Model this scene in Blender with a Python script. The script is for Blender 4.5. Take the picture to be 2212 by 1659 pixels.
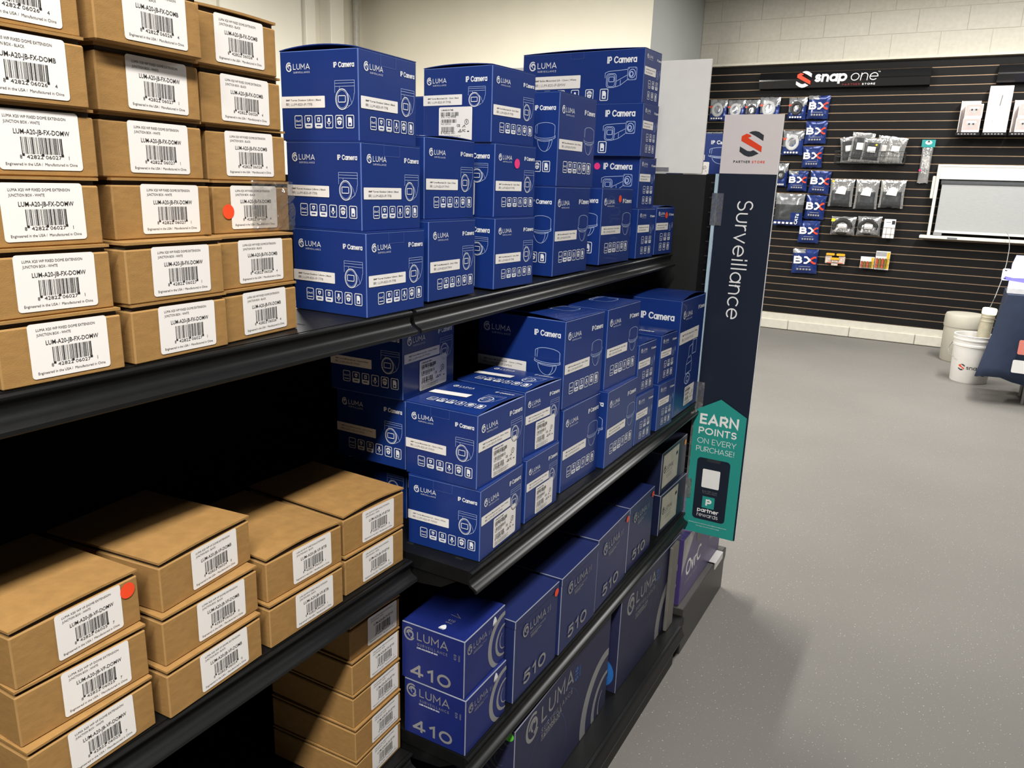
import bpy, bmesh, math, random
from math import sin, cos, pi, radians, sqrt
from mathutils import Matrix, Vector
random.seed(7)
S = bpy.context.scene
C = S.collection
for o in list(bpy.data.objects): bpy.data.objects.remove(o)

# ------------------------------------------------------------------ camera
cd = bpy.data.cameras.new('camera'); cam = bpy.data.objects.new('camera', cd); C.objects.link(cam)
cd.sensor_width = 36; cd.lens = 1652.82 * 36 / 2212; cd.clip_start = .02
PITCH, ROLL, YAW = -.25716, -.033983, .510422
R = Matrix.Rotation(YAW, 3, 'Z') @ Matrix.Rotation(PITCH, 3, 'X') @ Matrix.Rotation(ROLL, 3, 'Y')
M = R @ Matrix(((1, 0, 0), (0, 0, -1), (0, 1, 0)))
cam.matrix_world = Matrix.Translation((.69172, -.92594, 1.394)) @ M.to_4x4()
S.camera = cam
# ------------------------------------------------------------------ world, exposure, lamps
w = bpy.data.worlds.new('world'); S.world = w; w.use_nodes = True
w.node_tree.nodes['Background'].inputs[0].default_value = (.9, .95, 1, 1)
w.node_tree.nodes['Background'].inputs[1].default_value = .15
S.view_settings.view_transform = 'Standard'; S.view_settings.look = 'None'
S.view_settings.gamma = 1; S.view_settings.use_curve_mapping = False
S.view_settings.exposure = 0.0
S.cycles.use_denoising = True
S.cycles.max_bounces = 8; S.cycles.transparent_max_bounces = 12
def area(name, loc, sx, sy, power, col=(1, .965, .90), rot=(0, 0, 0)):
    d = bpy.data.lights.new(name, 'AREA'); d.shape = 'RECTANGLE'; d.size = sx; d.size_y = sy
    d.energy = power; d.color = col
    o = bpy.data.objects.new(name, d); C.objects.link(o); o.location = loc; o.rotation_euler = rot
    return o
# ceiling strip lamps (above the frame), along the aisle
area('strip_lamp', (1.08, -1.75, 3.15), .26, 2.6, 186)
area('strip_lamp', (1.4, 4.8, 3.25), .26, 2.6, 165, (1, .98, .94))
area('strip_lamp', (.2, 6.1, 3.3), 2.4, .26, 50)
area('strip_lamp', (-2.6, 3.0, 3.25), .26, 2.4, 340)
area('strip_lamp', (-3.6, -.8, 3.25), .26, 2.4, 80)

# ------------------------------------------------------------------ materials
MATS = {}
def mat(name, col, rough=.5, metal=0, spec=.5, var=.08, vscale=30, bump=0, bscale=200, emit=None, coat=0, stretch=None):
    if name in MATS: return MATS[name]
    m = bpy.data.materials.new(name); m.use_nodes = True; n = m.node_tree.nodes; l = m.node_tree.links
    b = n['Principled BSDF']; b.inputs['Roughness'].default_value = rough; b.inputs['Metallic'].default_value = metal
    b.inputs['Specular IOR Level'].default_value = spec
    if coat: b.inputs['Coat Weight'].default_value = coat
    tc = n.new('ShaderNodeTexCoord'); nz = n.new('ShaderNodeTexNoise'); nz.inputs['Scale'].default_value = vscale; nz.inputs['Detail'].default_value = 4
    src = tc.outputs['Object']
    if stretch:
        mp = n.new('ShaderNodeMapping'); mp.inputs['Scale'].default_value = stretch; l.new(src, mp.inputs[0]); src = mp.outputs[0]
    l.new(src, nz.inputs['Vector'])
    r = n.new('ShaderNodeValToRGB'); r.color_ramp.elements[0].position = .3; r.color_ramp.elements[1].position = .7
    r.color_ramp.elements[0].color = [c * (1 - var) for c in col] + [1]
    r.color_ramp.elements[1].color = [min(1, c * (1 + var)) for c in col] + [1]
    l.new(nz.outputs['Fac'], r.inputs[0]); l.new(r.outputs[0], b.inputs['Base Color'])
    if bump:
        n2 = n.new('ShaderNodeTexNoise'); n2.inputs['Scale'].default_value = bscale; n2.inputs['Detail'].default_value = 3; l.new(src, n2.inputs['Vector'])
        bp = n.new('ShaderNodeBump'); bp.inputs['Strength'].default_value = bump; bp.inputs['Distance'].default_value = .002
        l.new(n2.outputs['Fac'], bp.inputs['Height']); l.new(bp.outputs[0], b.inputs['Normal'])
    if emit:
        b.inputs['Emission Color'].default_value = (*col, 1); b.inputs['Emission Strength'].default_value = emit
    MATS[name] = m; return m
def film(name, tint=(1, 1, 1), gloss=.3, rough=.12, haze=.1):
    if name in MATS: return MATS[name]
    m = bpy.data.materials.new(name); m.use_nodes = True; n = m.node_tree.nodes; l = m.node_tree.links
    for x in list(n):
        if x.type != 'OUTPUT_MATERIAL': n.remove(x)
    out = n['Material Output']
    t = n.new('ShaderNodeBsdfTransparent'); t.inputs[0].default_value = (*tint, 1)
    g = n.new('ShaderNodeBsdfGlossy'); g.inputs['Roughness'].default_value = rough
    d = n.new('ShaderNodeBsdfDiffuse'); d.inputs[0].default_value = (.8, .8, .8, 1)
    a = n.new('ShaderNodeMixShader'); a.inputs[0].default_value = haze; l.new(t.outputs[0], a.inputs[1]); l.new(d.outputs[0], a.inputs[2])
    x = n.new('ShaderNodeMixShader'); x.inputs[0].default_value = gloss; l.new(a.outputs[0], x.inputs[1]); l.new(g.outputs[0], x.inputs[2])
    nz = n.new('ShaderNodeTexNoise'); nz.inputs['Scale'].default_value = 40; tc = n.new('ShaderNodeTexCoord'); l.new(tc.outputs['Object'], nz.inputs['Vector'])
    bp = n.new('ShaderNodeBump'); bp.inputs['Strength'].default_value = .5; bp.inputs['Distance'].default_value = .01
    l.new(nz.outputs['Fac'], bp.inputs['Height']); l.new(bp.outputs[0], g.inputs['Normal'])
    l.new(x.outputs[0], out.inputs[0]); MATS[name] = m; return m
CARD = mat('cardboard', (.35, .195, .065), .75, var=.1, vscale=60, bump=.15, bscale=500, stretch=(1, 1, 3), spec=.25)
CEDGE = mat('cardboard_edge', (.36, .21, .078), .8, spec=.2)
BLUE = mat('blue_card', (.0085, .033, .195), .34, var=.05, vscale=8, spec=.4, coat=.12)
BLUEE = mat('blue_card_edge', (.09, .15, .40), .45, spec=.5)
NAVY = mat('navy_card', (.016, .026, .115), .40, var=.05, vscale=8, spec=.35, coat=.05)
NAVYE = mat('navy_card_edge', (.24, .26, .33), .45, spec=.5)
SLOTSHADE = mat('slot_shade', (.05, .035, .025), .9)  # dark fill, puts the shade of the slit under carton lids into colour
PAPER = mat('label_paper', (.86, .83, .81), .55, var=.015, vscale=20)
INK = mat('black_ink', (.012, .012, .013), .6)
GREYINK = mat('grey_ink', (.16, .16, .165), .6)
WHITE = mat('white_ink', (.82, .84, .88), .5, var=.02)
LINE = mat('pale_line_ink', (.42, .52, .80), .5, var=.02)
SILVER = mat('silver_ink', (.36, .36, .37), .38, metal=.35, var=.03)
SKYINK = mat('sky_blue_ink', (.03, .17, .55), .45)
BLACK = mat('black_powder_coat', (.006, .0062, .0065), .42, var=.1, vscale=120, bump=.04, bscale=700, spec=.22)
RAIL = mat('black_rail', (.007, .0075, .008), .36, var=.1, vscale=40, spec=.35)
ORANGE = mat('orange_sticker', (.95, .075, .018), .5, var=.03)
PINK = mat('pink_sticker', (.90, .035, .22), .5, var=.03)
GREEN = mat('green_sticker', (.12, .62, .05), .5, var=.25, vscale=160)
AMBER = mat('amber_sticker', (.80, .30, .02), .5)
YELLOW = mat('yellow_sticker', (.85, .70, .03), .5)

# ------------------------------------------------------------------ object helpers
def link(name, data, parent=None):
    o = bpy.data.objects.new(name, data); C.objects.link(o)
    if parent: o.parent = parent
    return o
def tag(o, label=None, cat=None, group=None, kind=None):
    if label: o['label'] = label
    if cat: o['category'] = cat
    if group: o['group'] = group
    if kind: o['kind'] = kind
    return o
def empty(name, loc=(0, 0, 0), rz=0, label=None, cat=None, group=None):
    o = link(name, None); o.location = loc; o.rotation_euler = (0, 0, rz); o.empty_display_size = .05
    return tag(o, label, cat, group)
class MB:
    def __init__(s): s.v = []; s.f = []; s.m = []; s.ms = []
    def mi(s, m):
        if m not in s.ms: s.ms.append(m)
        return s.ms.index(m)
    def add(s, vs, fs, m):
        b = len(s.v); k = s.mi(m); s.v += [tuple(x) for x in vs]
        for f in fs: s.f.append([b + i for i in f]); s.m.append(k)
        return s
    def box(s, x0, x1, y0, y1, z0, z1, m):
        vs = [(x, y, z) for z in (z0, z1) for y in (y0, y1) for x in (x0, x1)]
        return s.add(vs, [(0, 2, 3, 1), (4, 5, 7, 6), (0, 1, 5, 4), (2, 6, 7, 3), (0, 4, 6, 2), (1, 3, 7, 5)], m)
    def prism(s, prof, a, b, m, axis='y', caps=True):
        def p(u, v, t): return (u, t, v) if axis == 'y' else ((t, u, v) if axis == 'x' else (u, v, t))
        n = len(prof); vs = [p(u, v, a) for u, v in prof] + [p(u, v, b) for u, v in prof]
        fs = [(i, (i + 1) % n, n + (i + 1) % n, n + i) for i in range(n)]
        if caps: fs += [tuple(range(n))[::-1], tuple(range(n, 2 * n))]
        return s.add(vs, fs, m)
    def tube(s, pts, r, m, n=8):
        pts = [Vector(p) for p in pts]; vs = []; fs = []
        for i, p in enumerate(pts):
            t = (pts[min(i + 1, len(pts) - 1)] - pts[max(i - 1, 0)]).normalized()
            a = t.cross(Vector((0, 0, 1)) if abs(t.z) < .9 else Vector((1, 0, 0))).normalized(); b = t.cross(a)
            vs += [p + (a * cos(2 * pi * k / n) + b * sin(2 * pi * k / n)) * r for k in range(n)]
        for i in range(len(pts) - 1):
            for k in range(n): fs.append((i * n + k, i * n + (k + 1) % n, (i + 1) * n + (k + 1) % n, (i + 1) * n + k))
        fs += [tuple(range(n))[::-1], tuple(range((len(pts) - 1) * n, len(pts) * n))]
        return s.add(vs, fs, m)
    def lathe(s, prof, m, n=40, c=(0, 0), cap=True):
        vs = []; fs = []
        for r, z in prof: vs += [(c[0] + r * cos(2 * pi * k / n), c[1] + r * sin(2 * pi * k / n), z) for k in range(n)]
        for i in range(len(prof) - 1):
            for k in range(n): fs.append((i * n + k, i * n + (k + 1) % n, (i + 1) * n + (k + 1) % n, (i + 1) * n + k))
        if cap: fs += [tuple(range(n))[::-1], tuple(range((len(prof) - 1) * n, len(prof) * n))]
        return s.add(vs, fs, m)
    def mesh(s, name, bevel=0, bmat=None, seg=1, smooth=False):
        me = bpy.data.meshes.new(name)
        me.from_pydata(s.v, [], s.f)
        for m in s.ms: me.materials.append(m)
        me.polygons.foreach_set('material_index', s.m)
        if bevel or smooth:
            bm = bmesh.new(); bm.from_mesh(me)
            bmesh.ops.recalc_face_normals(bm, faces=bm.faces)
            if bevel:
                k = -1
                if bmat is not None:
                    if bmat not in s.ms: me.materials.append(bmat); s.ms.append(bmat)
                    k = s.ms.index(bmat)
                bmesh.ops.bevel(bm, geom=[e for e in bm.edges if len(e.link_faces) == 2 and e.calc_face_angle() > .4], offset=bevel, segments=seg, affect='EDGES', material=k)
            if smooth:
                for f in bm.faces: f.smooth = True
                for e in bm.edges:
                    if len(e.link_faces) == 2 and e.calc_face_angle() > .7: e.smooth = False
            bm.to_mesh(me); bm.free()
        me.update(); return me
    def obj(s, name, parent=None, **k): return link(name, s.mesh(name, **k), parent)

# ------------------------------------------------------------------ flat print (ink laid on a face)
TXT = {}
def text2d(s, bold=0., res=2, space=1.):
    if bold > .015: space = 1 + bold * 2.2
    k = (s, bold, res, space)
    if k in TXT: return TXT[k]
    cu = bpy.data.curves.new('t', 'FONT'); cu.body = s; cu.size = 1; cu.fill_mode = 'FRONT'; cu.dimensions = '2D'
    cu.resolution_u = res; cu.offset = bold; cu.space_character = space
    o = bpy.data.objects.new('t', cu); C.objects.link(o)
    dg = bpy.context.evaluated_depsgraph_get(); dg.update()
    me = o.evaluated_get(dg).to_mesh()
    vs = [(v.co.x, v.co.y) for v in me.vertices]; fs = [tuple(p.vertices) for p in me.polygons]
    o.evaluated_get(dg).to_mesh_clear()
    bpy.data.objects.remove(o); bpy.data.curves.remove(cu)
    xs = [v[0] for v in vs] or [0]; x0, x1 = min(xs), max(xs)
    ys = [v[1] for v in vs] or [0]
    TXT[k] = (vs, fs, x0, x1, min(ys), max(ys)); return TXT[k]
CAP = .727
class Art:
    """ink in a (u, v) plane; n = height above the face"""
    def __init__(s): s.v = []; s.f = []; s.m = []; s.ms = []
    def add(s, vs, fs, m, n=.0003):
        if m not in s.ms: s.ms.append(m)
        k = s.ms.index(m); b = len(s.v)
        s.v += [(x, y, n) for x, y in vs]
        for f in fs: s.f.append([b + i for i in f]); s.m.append(k)
    def poly(s, pts, m, n=.0003): s.add(pts, [tuple(range(len(pts)))], m, n)
    def rect(s, u0, v0, u1, v1, m, n=.0003): s.poly([(u0, v0), (u1, v0), (u1, v1), (u0, v1)], m, n)
    @staticmethod
    def rr(u0, v0, u1, v1, r, k=4):
        p = []
        for cx, cy, a in ((u1 - r, v1 - r, 0), (u0 + r, v1 - r, 90), (u0 + r, v0 + r, 180), (u1 - r, v0 + r, 270)):
            p += [(cx + r * cos(radians(a + 90 * i / k)), cy + r * sin(radians(a + 90 * i / k))) for i in range(k + 1)]
        return p
    def rrect(s, u0, v0, u1, v1, r, m, n=.0003): s.poly(s.rr(u0, v0, u1, v1, r), m, n)
    def stroke(s, pts, wd, m, closed=False, n=.0003, w2=None):
        N = len(pts); vs = []
        def nrm(a, b):
            dx, dy = b[0] - a[0], b[1] - a[1]; L = sqrt(dx * dx + dy * dy) or 1; return -dy / L, dx / L
        for i in range(N):
            h = wd / 2 if w2 is None else (wd + (w2 - wd) * sin(pi * i / (N - 1))) / 2
            A = nrm(pts[i - 1], pts[i]) if (closed or i > 0) else None; B = nrm(pts[i], pts[(i + 1) % N]) if (closed or i < N - 1) else None
            A = A or B; B = B or A; mx, my = A[0] + B[0], A[1] + B[1]; q = sqrt(mx * mx + my * my)
            if q < .3: mx, my, q = A[0], A[1], 1
            mx, my = mx / q, my / q; h /= max(.45, mx * A[0] + my * A[1])
            vs += [(pts[i][0] + mx * h, pts[i][1] + my * h), (pts[i][0] - mx * h, pts[i][1] - my * h)]
        fs = []
        for i in range(N if closed else N - 1):
            j = (i + 1) % N; fs.append((2 * i + 1, 2 * j + 1, 2 * j, 2 * i))
        s.add(vs, fs, m, n)
    @staticmethod
    def arc(cx, cy, rx, ry, a0, a1, k=24): return [(cx + rx * cos(radians(a0 + (a1 - a0) * i / k)), cy + ry * sin(radians(a0 + (a1 - a0) * i / k))) for i in range(k + 1)]
    def ring(s, cx, cy, rx, ry, wd, m, k=28, n=.0003): s.stroke(s.arc(cx, cy, rx, ry, 0, 360, k)[:-1], wd, m, True, n)
    def disc(s, cx, cy, r, m, k=24, n=.0003, ry=None): s.poly(s.arc(cx, cy, r, ry or r, 0, 360, k)[:-1], m, n)
    def text(s, t, u, v, m, h=None, width=None, bold=0., align='l', rot=0, n=.0003, res=2, sx=1., space=1.):
        vs, fs, x0, x1, y0, y1 = text2d(t, bold, res, space)
        k = (h / CAP) if h else width / (x1 - x0)
        kx = k * sx
        if h and width: kx = width / (x1 - x0)
        off = {'l': -x0, 'c': -(x0 + x1) / 2, 'r': -x1}[align]
        c, q = cos(rot), sin(rot); P = []
        for x, y in vs:
            a, b = (x + off) * kx, y * k
            P.append((u + a * c - b * q, v + a * q + b * c))
        s.add(P, fs, m, n); return k * CAP
    def mesh(s, name, O, U, V, Nn):
        O, U, V, Nn = (Vector(a) for a in (O, U, V, Nn))
        me = bpy.data.meshes.new(name); me.from_pydata([O + U * x + V * y + Nn * z for x, y, z in s.v], [], s.f)
        for m in s.ms: me.materials.append(m)
        me.polygons.foreach_set('material_index', s.m); me.update(); return me

def _A(cx, cy, rx, ry, a0, a1, k=None):
    k = k or max(4, int(abs(a1 - a0) / 15)); return [(cx + rx * cos(radians(a0 + (a1 - a0) * i / k)), cy + ry * sin(radians(a0 + (a1 - a0) * i / k))) for i in range(k + 1)]
def _sS(w, h):
    r = h * .5; q = w / 2
    return [_A(q, h * .745, q * .92, h * .255, 35, 270) + _A(q, h * .25, q, h * .25, 90, -145)[1:]]
GLY = {  # geometric single-line letters: width, strokes (capital height 1)
 'I': (.10, [[(.05, 0), (.05, 1)]]), 'L': (.50, [[(0, 1), (0, 0), (.5, 0)]]), 'U': (.70, [[(0, 1)] + _A(.35, .35, .35, .35, 180, 360) + [(.70, 1)]]),
 'M': (.84, [[(0, 0), (0, 1), (.42, .34), (.84, 1), (.84, 0)]]), 'A': (.84, [[(0, 0), (.42, 1), (.84, 0)], [(.15, .27), (.69, .27)]]),
 'P': (.62, [[(0, 0), (0, 1)], [(0, 1), (.34, 1)] + _A(.34, .715, .285, .285, 90, -90) + [(0, .43)]]), 'R': (.64, [[(0, 0), (0, 1)], [(0, 1), (.34, 1)] + _A(.34, .715, .285, .285, 90, -90) + [(0, .43)], [(.30, .43), (.64, 0)]]),
 'S': (.60, _sS(.60, 1)), 'E': (.52, [[(.52, 1), (0, 1), (0, 0), (.52, 0)], [(0, .51), (.46, .51)]]), 'N': (.72, [[(0, 0), (0, 1), (.72, 0), (.72, 1)]]),
 'O': (1.0, [_A(.5, .5, .5, .5, 0, 360)]), 'T': (.64, [[(0, 1), (.64, 1)], [(.32, 1), (.32, 0)]]), 'V': (.82, [[(0, 1), (.41, 0), (.82, 1)]]), 'Y': (.76, [[(0, 1), (.38, .45), (.76, 1)], [(.38, .45), (.38, 0)]]),
 'C': (.88, [_A(.5, .5, .5, .5, 45, 315)]), 'H': (.70, [[(0, 0), (0, 1)], [(.70, 0), (.70, 1)], [(0, .51), (.70, .51)]]), 'B': (.64, [[(0, 0), (0, 1)], [(0, 1), (.34, 1)] + _A(.34, .76, .24, .24, 90, -90), [(0, .52)] + _A(.37, .26, .27, .26, 90, -90) + [(0, 0)]]),
 'D': (.80, [[(0, 0), (0, 1)], [(0, 1), (.32, 1)] + _A(.32, .5, .48, .5, 90, -90) + [(0, 0)]]), 'Q': (1, [_A(.5, .5, .5, .5, 0, 360), [(.62, .3), (.95, -.02)]]),
 '0': (.74, [_A(.37, .5, .37, .5, 0, 360)]), '1': (.24, [[(0, .80), (.24, 1), (.24, 0)]]), '4': (.72, [[(.52, 0), (.52, 1)], [(.52, 1), (0, .24)], [(0, .24), (.72, .24)]]), '5': (.62, [[(.58, 1), (.12, 1), (.07, .56)] + _A(.30, .33, .33, .33, 125, -140)]),
 '2': (.62, [_A(.31, .70, .30, .30, 165, -38) + [(0, 0), (.62, 0)]]), '8': (.62, [_A(.31, .26, .31, .26, 0, 360), _A(.31, .76, .25, .24, 0, 360)]),
 'a': (.68, [_A(.34, .35, .34, .35, 0, 360), [(.68, .70), (.68, 0)]]), 'c': (.60, [_A(.35, .35, .35, .35, 48, 312)]), 'e': (.70, [[(.02, .35), (.70, .35)], _A(.35, .35, .35, .35, 0, 312)]),
 'i': (.06, [[(.03, 0), (.03, .70)], [(.03, .92), (.03, 1.02)]]), 'l': (.06, [[(.03, 0), (.03, 1.02)]]), 'n': (.58, [[(0, 0), (0, .70)], [(0, .41)] + _A(.29, .41, .29, .29, 180, 0) + [(.58, 0)]]),
 'm': (1.0, [[(0, 0), (0, .70)], [(0, .45)] + _A(.25, .45, .25, .25, 180, 0) + [(.50, 0)], [(.5, .45)] + _A(.75, .45, .25, .25, 180, 0) + [(1.0, 0)]]),
 'u': (.58, [[(0, .70)] + _A(.29, .29, .29, .29, 180, 360) + [(.58, .70)]]), 'r': (.30, [[(0, 0), (0, .70)], _A(.27, .42, .27, .27, 180, 78)]), 'v': (.62, [[(0, .70), (.31, 0), (.62, .70)]]),
 's': (.44, _sS(.44, .70)), 'p': (.70, [_A(.35, .35, .35, .35, 0, 360), [(0, .70), (0, -.28)]]), 'o': (.70, [_A(.35, .35, .35, .35, 0, 360)]), 't': (.38, [[(.15, .95), (.15, 0)], [(0, .68), (.38, .68)]]),
 'd': (.70, [_A(.35, .35, .35, .35, 0, 360), [(.70, 1.02), (.70, 0)]]), 'w': (.92, [[(0, .70), (.24, 0), (.46, .70), (.68, 0), (.92, .70)]]), '!': (.14, [[(.1, .30), (.1, 1)], [(.1, 0), (.1, .05)]]), '-': (.34, [[(0, .42), (.34, .42)]]), ' ': (.22, [])}
class Art(Art):
    def line(s, t, u, v, m, h=None, width=None, wt=.10, align='l', rot=0, n=.0003, gap=.20, slant=0., hs=1.):
        """lettering drawn with even strokes; wt = stroke as a part of the capital height"""
        pos = []; x = wt / 2
        for c in t:
            g = GLY[c]; pos.append(x); x += g[0] + gap + wt
        W = x - gap - wt + wt / 2
        if h is None: h = width / W * hs
        k = h; kx = (width / W) if width else k
        off = {'l': 0, 'c': -W / 2, 'r': -W}[align]; cr, q = cos(rot), sin(rot)
        s0 = 1 - wt; lo = wt / 2
        q_ = 0
        for c, p in zip(t, pos):
            for st in GLY[c][1]:
                q_ = (q_ + 1) % 4
                P = []
                for a, b in st:
                    b = b * s0 + lo; a = (p + a + off + slant * b) * kx; b *= k
                    P.append((u + a * cr - b * q, v + a * q + b * cr))
                L = wt * k; e = .5
                cl = len(P) > 3 and abs(P[0][0] - P[-1][0]) + abs(P[0][1] - P[-1][1]) < L * .2
                if cl: P = P[:-1]
                elif len(P) == 2 or True:
                    for i, j in ((0, 1), (-1, -2)):
                        dx, dy = P[i][0] - P[j][0], P[i][1] - P[j][1]; d = sqrt(dx * dx + dy * dy) or 1
                        P[i] = (P[i][0] + dx / d * L * e * .98, P[i][1] + dy / d * L * e * .98)
                s.stroke(P, L, m, cl, n + q_ * .00005)
        return W * kx

def barcode(a, u0, v0, u1, v1, m, seed=1, n=.0006, bars=30):
    r = random.Random(seed); t = u0; ws = [r.choice((1, 1, 2, 3)) for _ in range(bars * 2)]; k = (u1 - u0) / sum(ws)
    for i, q in enumerate(ws):
        if i % 2 == 0: a.rect(t, v0, t + q * k, v1, m, n)
        t += q * k
def logo(a, u, v, wd, m, lockup=True, sub=True):
    """ringed mark + LUMA, left edge u, baseline v, overall width wd"""
    r = wd * .115; cx, cy = u + r, v + wd * .085
    t = wd * .03
    a.stroke(a.arc(cx, cy, r, r * 1.12, 55, 330, 22), t * .9, m, w2=t * 1.25)
    a.stroke(a.arc(cx + r * .08, cy - r * .05, r * .62, r * .7, -75, 180, 16), t, m, w2=t)
    a.stroke(a.arc(cx + r * .1, cy, r * .32, r * .4, 30, 260, 12), t * .7, m)
    a.line('LUMA', u + wd * .29, v, m, h=wd * .175, width=wd * .70, wt=.125)
    if sub: a.line('SURVEILLANCE', u + wd * .30, v - wd * .115, m, h=wd * .055, width=wd * .68, wt=.12, gap=.5)
def turret(a, u0, v0, u1, v1, m):
    W, H = u1 - u0, v1 - v0; t = W * .016
    for q in (.0, .09, .2): a.stroke([(u0, v1 - H * q), (u1, v1 - H * q)], t, m)
    a.stroke([(u0, v1), (u0, v1 - H * .42)], t, m); a.stroke([(u1, v1), (u1, v1 - H * .45)], t, m)
    a.stroke([(u1, v1 - H * .45)] + [(u1 - W * .02 - W * .3 * (i / 8) ** 1.6, v1 - H * .45 - H * .42 * sin(i / 8 * pi / 2)) for i in range(9)], t, m)
    cx, cy = u0 + W * .36, v0 + H * .36
    a.ring(cx, cy, W * .32, H * .35, W * .035, LINEW[0]); a.ring(cx, cy, W * .27, H * .30, t, m)
    a.stroke([(cx + W * .15, cy + H * .33), (cx + W * .38, cy + H * .1), (cx + W * .5, cy - H * .16)], t, m)
    a.stroke([(cx + W * .5, cy - H * .16), (cx + W * .3, cy - H * .28), (cx + W * .1, cy - H * .35)], t, m)
    a.stroke(Art.rr(cx - W * .19, cy - H * .10, cx + W * .17, cy + H * .12, W * .03), W * .03, LINEW[0], True)
    a.stroke([(cx - W * .12, v1 - H * .2), (cx - W * .12, cy + H * .34)], t, m)
LINEW = [WHITE]
def dome(a, u0, v0, u1, v1, m):
    W, H = u1 - u0, v1 - v0; t = W * .018; cx = (u0 + u1) / 2
    a.stroke([(u0 + W * .03, v0 + H * .50)] + a.arc(cx, v0 + H * .86, W * .47, H * .14, 180, 0, 18) + [(u1 - W * .03, v0 + H * .50)], t, m)
    a.stroke([(u0 + W * .03, v0 + H * .64), (u0 + W * .03, v0 + H * .5)], t, m)
    a.stroke(a.arc(cx, v0 + H * .56, W * .5, H * .10, 180, 360, 20), t, m); a.stroke(a.arc(cx, v0 + H * .50, W * .5, H * .10, 178, 362, 20), t * 1.3, m)
    a.stroke([(u0 + W * .03, v0 + H * .6), (u0, v0 + H * .5)], t, m); a.stroke([(u1 - W * .03, v0 + H * .6), (u1, v0 + H * .5)], t, m)
    a.stroke(a.arc(cx, v0 + H * .44, W * .36, H * .43, 180, 360, 22), t, m)
    a.stroke(a.arc(cx, v0 + H * .44, W * .36, H * .09, 180, 360, 16), t, m)
    a.stroke(a.arc(cx, v0 + H * .40, W * .22, H * .39, 290, 362, 10), t, m)
    a.stroke([(cx - W * .38, v0 + H * .93), (cx - W * .4, v0 + H * .62)], t * .8, m)
def bullet(a, u0, v0, u1, v1, m):
    W, H = u1 - u0, v1 - v0; t = W * .014
    f = Art.rr(u0 + W * .05, v0, u0 + W * .36, v0 + H * .72, W * .08)
    a.stroke(f, t * 1.2, m, True); a.stroke(Art.rr(u0 + W * .09, v0 + H * .05, u0 + W * .32, v0 + H * .66, W * .07), t, m, True)
    a.stroke(Art.rr(u0 + W * .13, v0 + H * .3, u0 + W * .29, v0 + H * .55, W * .02), t * 1.3, m, True)
    a.stroke([(u0, v0 + H * .5), (u0, v0 + H * .76), (u0 + W * .1, v0 + H * .84), (u0 + W * .7, v0 + H * .9)], t, m)
    a.stroke([(u0 + W * .36, v0 + H * .3), (u0 + W * .42, v0 + H * .36), (u0 + W * .72, v0 + H * .62)], t, m)
    a.stroke([(u0 + W * .34, v0 + H * .02), (u0 + W * .5, v0 + H * .1), (u0 + W * .76, v0 + H * .42)], t, m)
    a.stroke([(u0 + W * .5, v0 + H * .1), (u0 + W * .5, v0 + H * .38)], t, m)
    a.stroke(Art.rr(u0 + W * .72, v0 + H * .36, u1, v0 + H, W * .04), t, m, True)
    a.ring(u0 + W * .86, v0 + H * .68, W * .1, H * .22, t * 1.4, m); a.ring(u0 + W * .84, v0 + H * .66, W * .05, H * .12, t * 2, m)
    for q in (.76, .96):
        for p in (.42, .94): a.disc(u0 + W * q, v0 + H * p, W * .012, m, 8)
def ptzcam(a, u0, v0, u1, v1, m):
    W, H = u1 - u0, v1 - v0; t = W * .025
    a.stroke([(u0 + W * .6, v1), (u1, v1), (u1, v0 + H * .68), (u0 + W * .62, v0 + H * .68), (u0 + W * .6, v1)], t, m)
    a.stroke([(u0 + W * .66, v0 + H * .97), (u0 + W * .66, v0 + H * .72)], t, m)
    a.stroke([(u0 + W * .3, v0 + H * .88), (u0 + W * .62, v0 + H * .92)], t, m); a.stroke([(u0 + W * .3, v0 + H * .88), (u0 + W * .26, v0 + H * .62), (u0 + W * .55, v0 + H * .66)], t, m)
    a.stroke([(u0 + W * .2, v0 + H * .62), (u0 + W * .12, v0 + H * .48), (u0 + W * .65, v0 + H * .52), (u0 + W * .55, v0 + H * .64)], t, m)
    a.stroke([(u0 + W * .1, v0 + H * .48), (u0 + W * .1, v0 + H * .26), (u0 + W * .66, v0 + H * .28), (u0 + W * .66, v0 + H * .5)], t, m)
    a.ring(u0 + W * .34, v0 + H * .13, W * .26, H * .12, t * 1.6, m); a.ring(u0 + W * .36, v0 + H * .12, W * .12, H * .06, t * 1.4, m)
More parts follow.
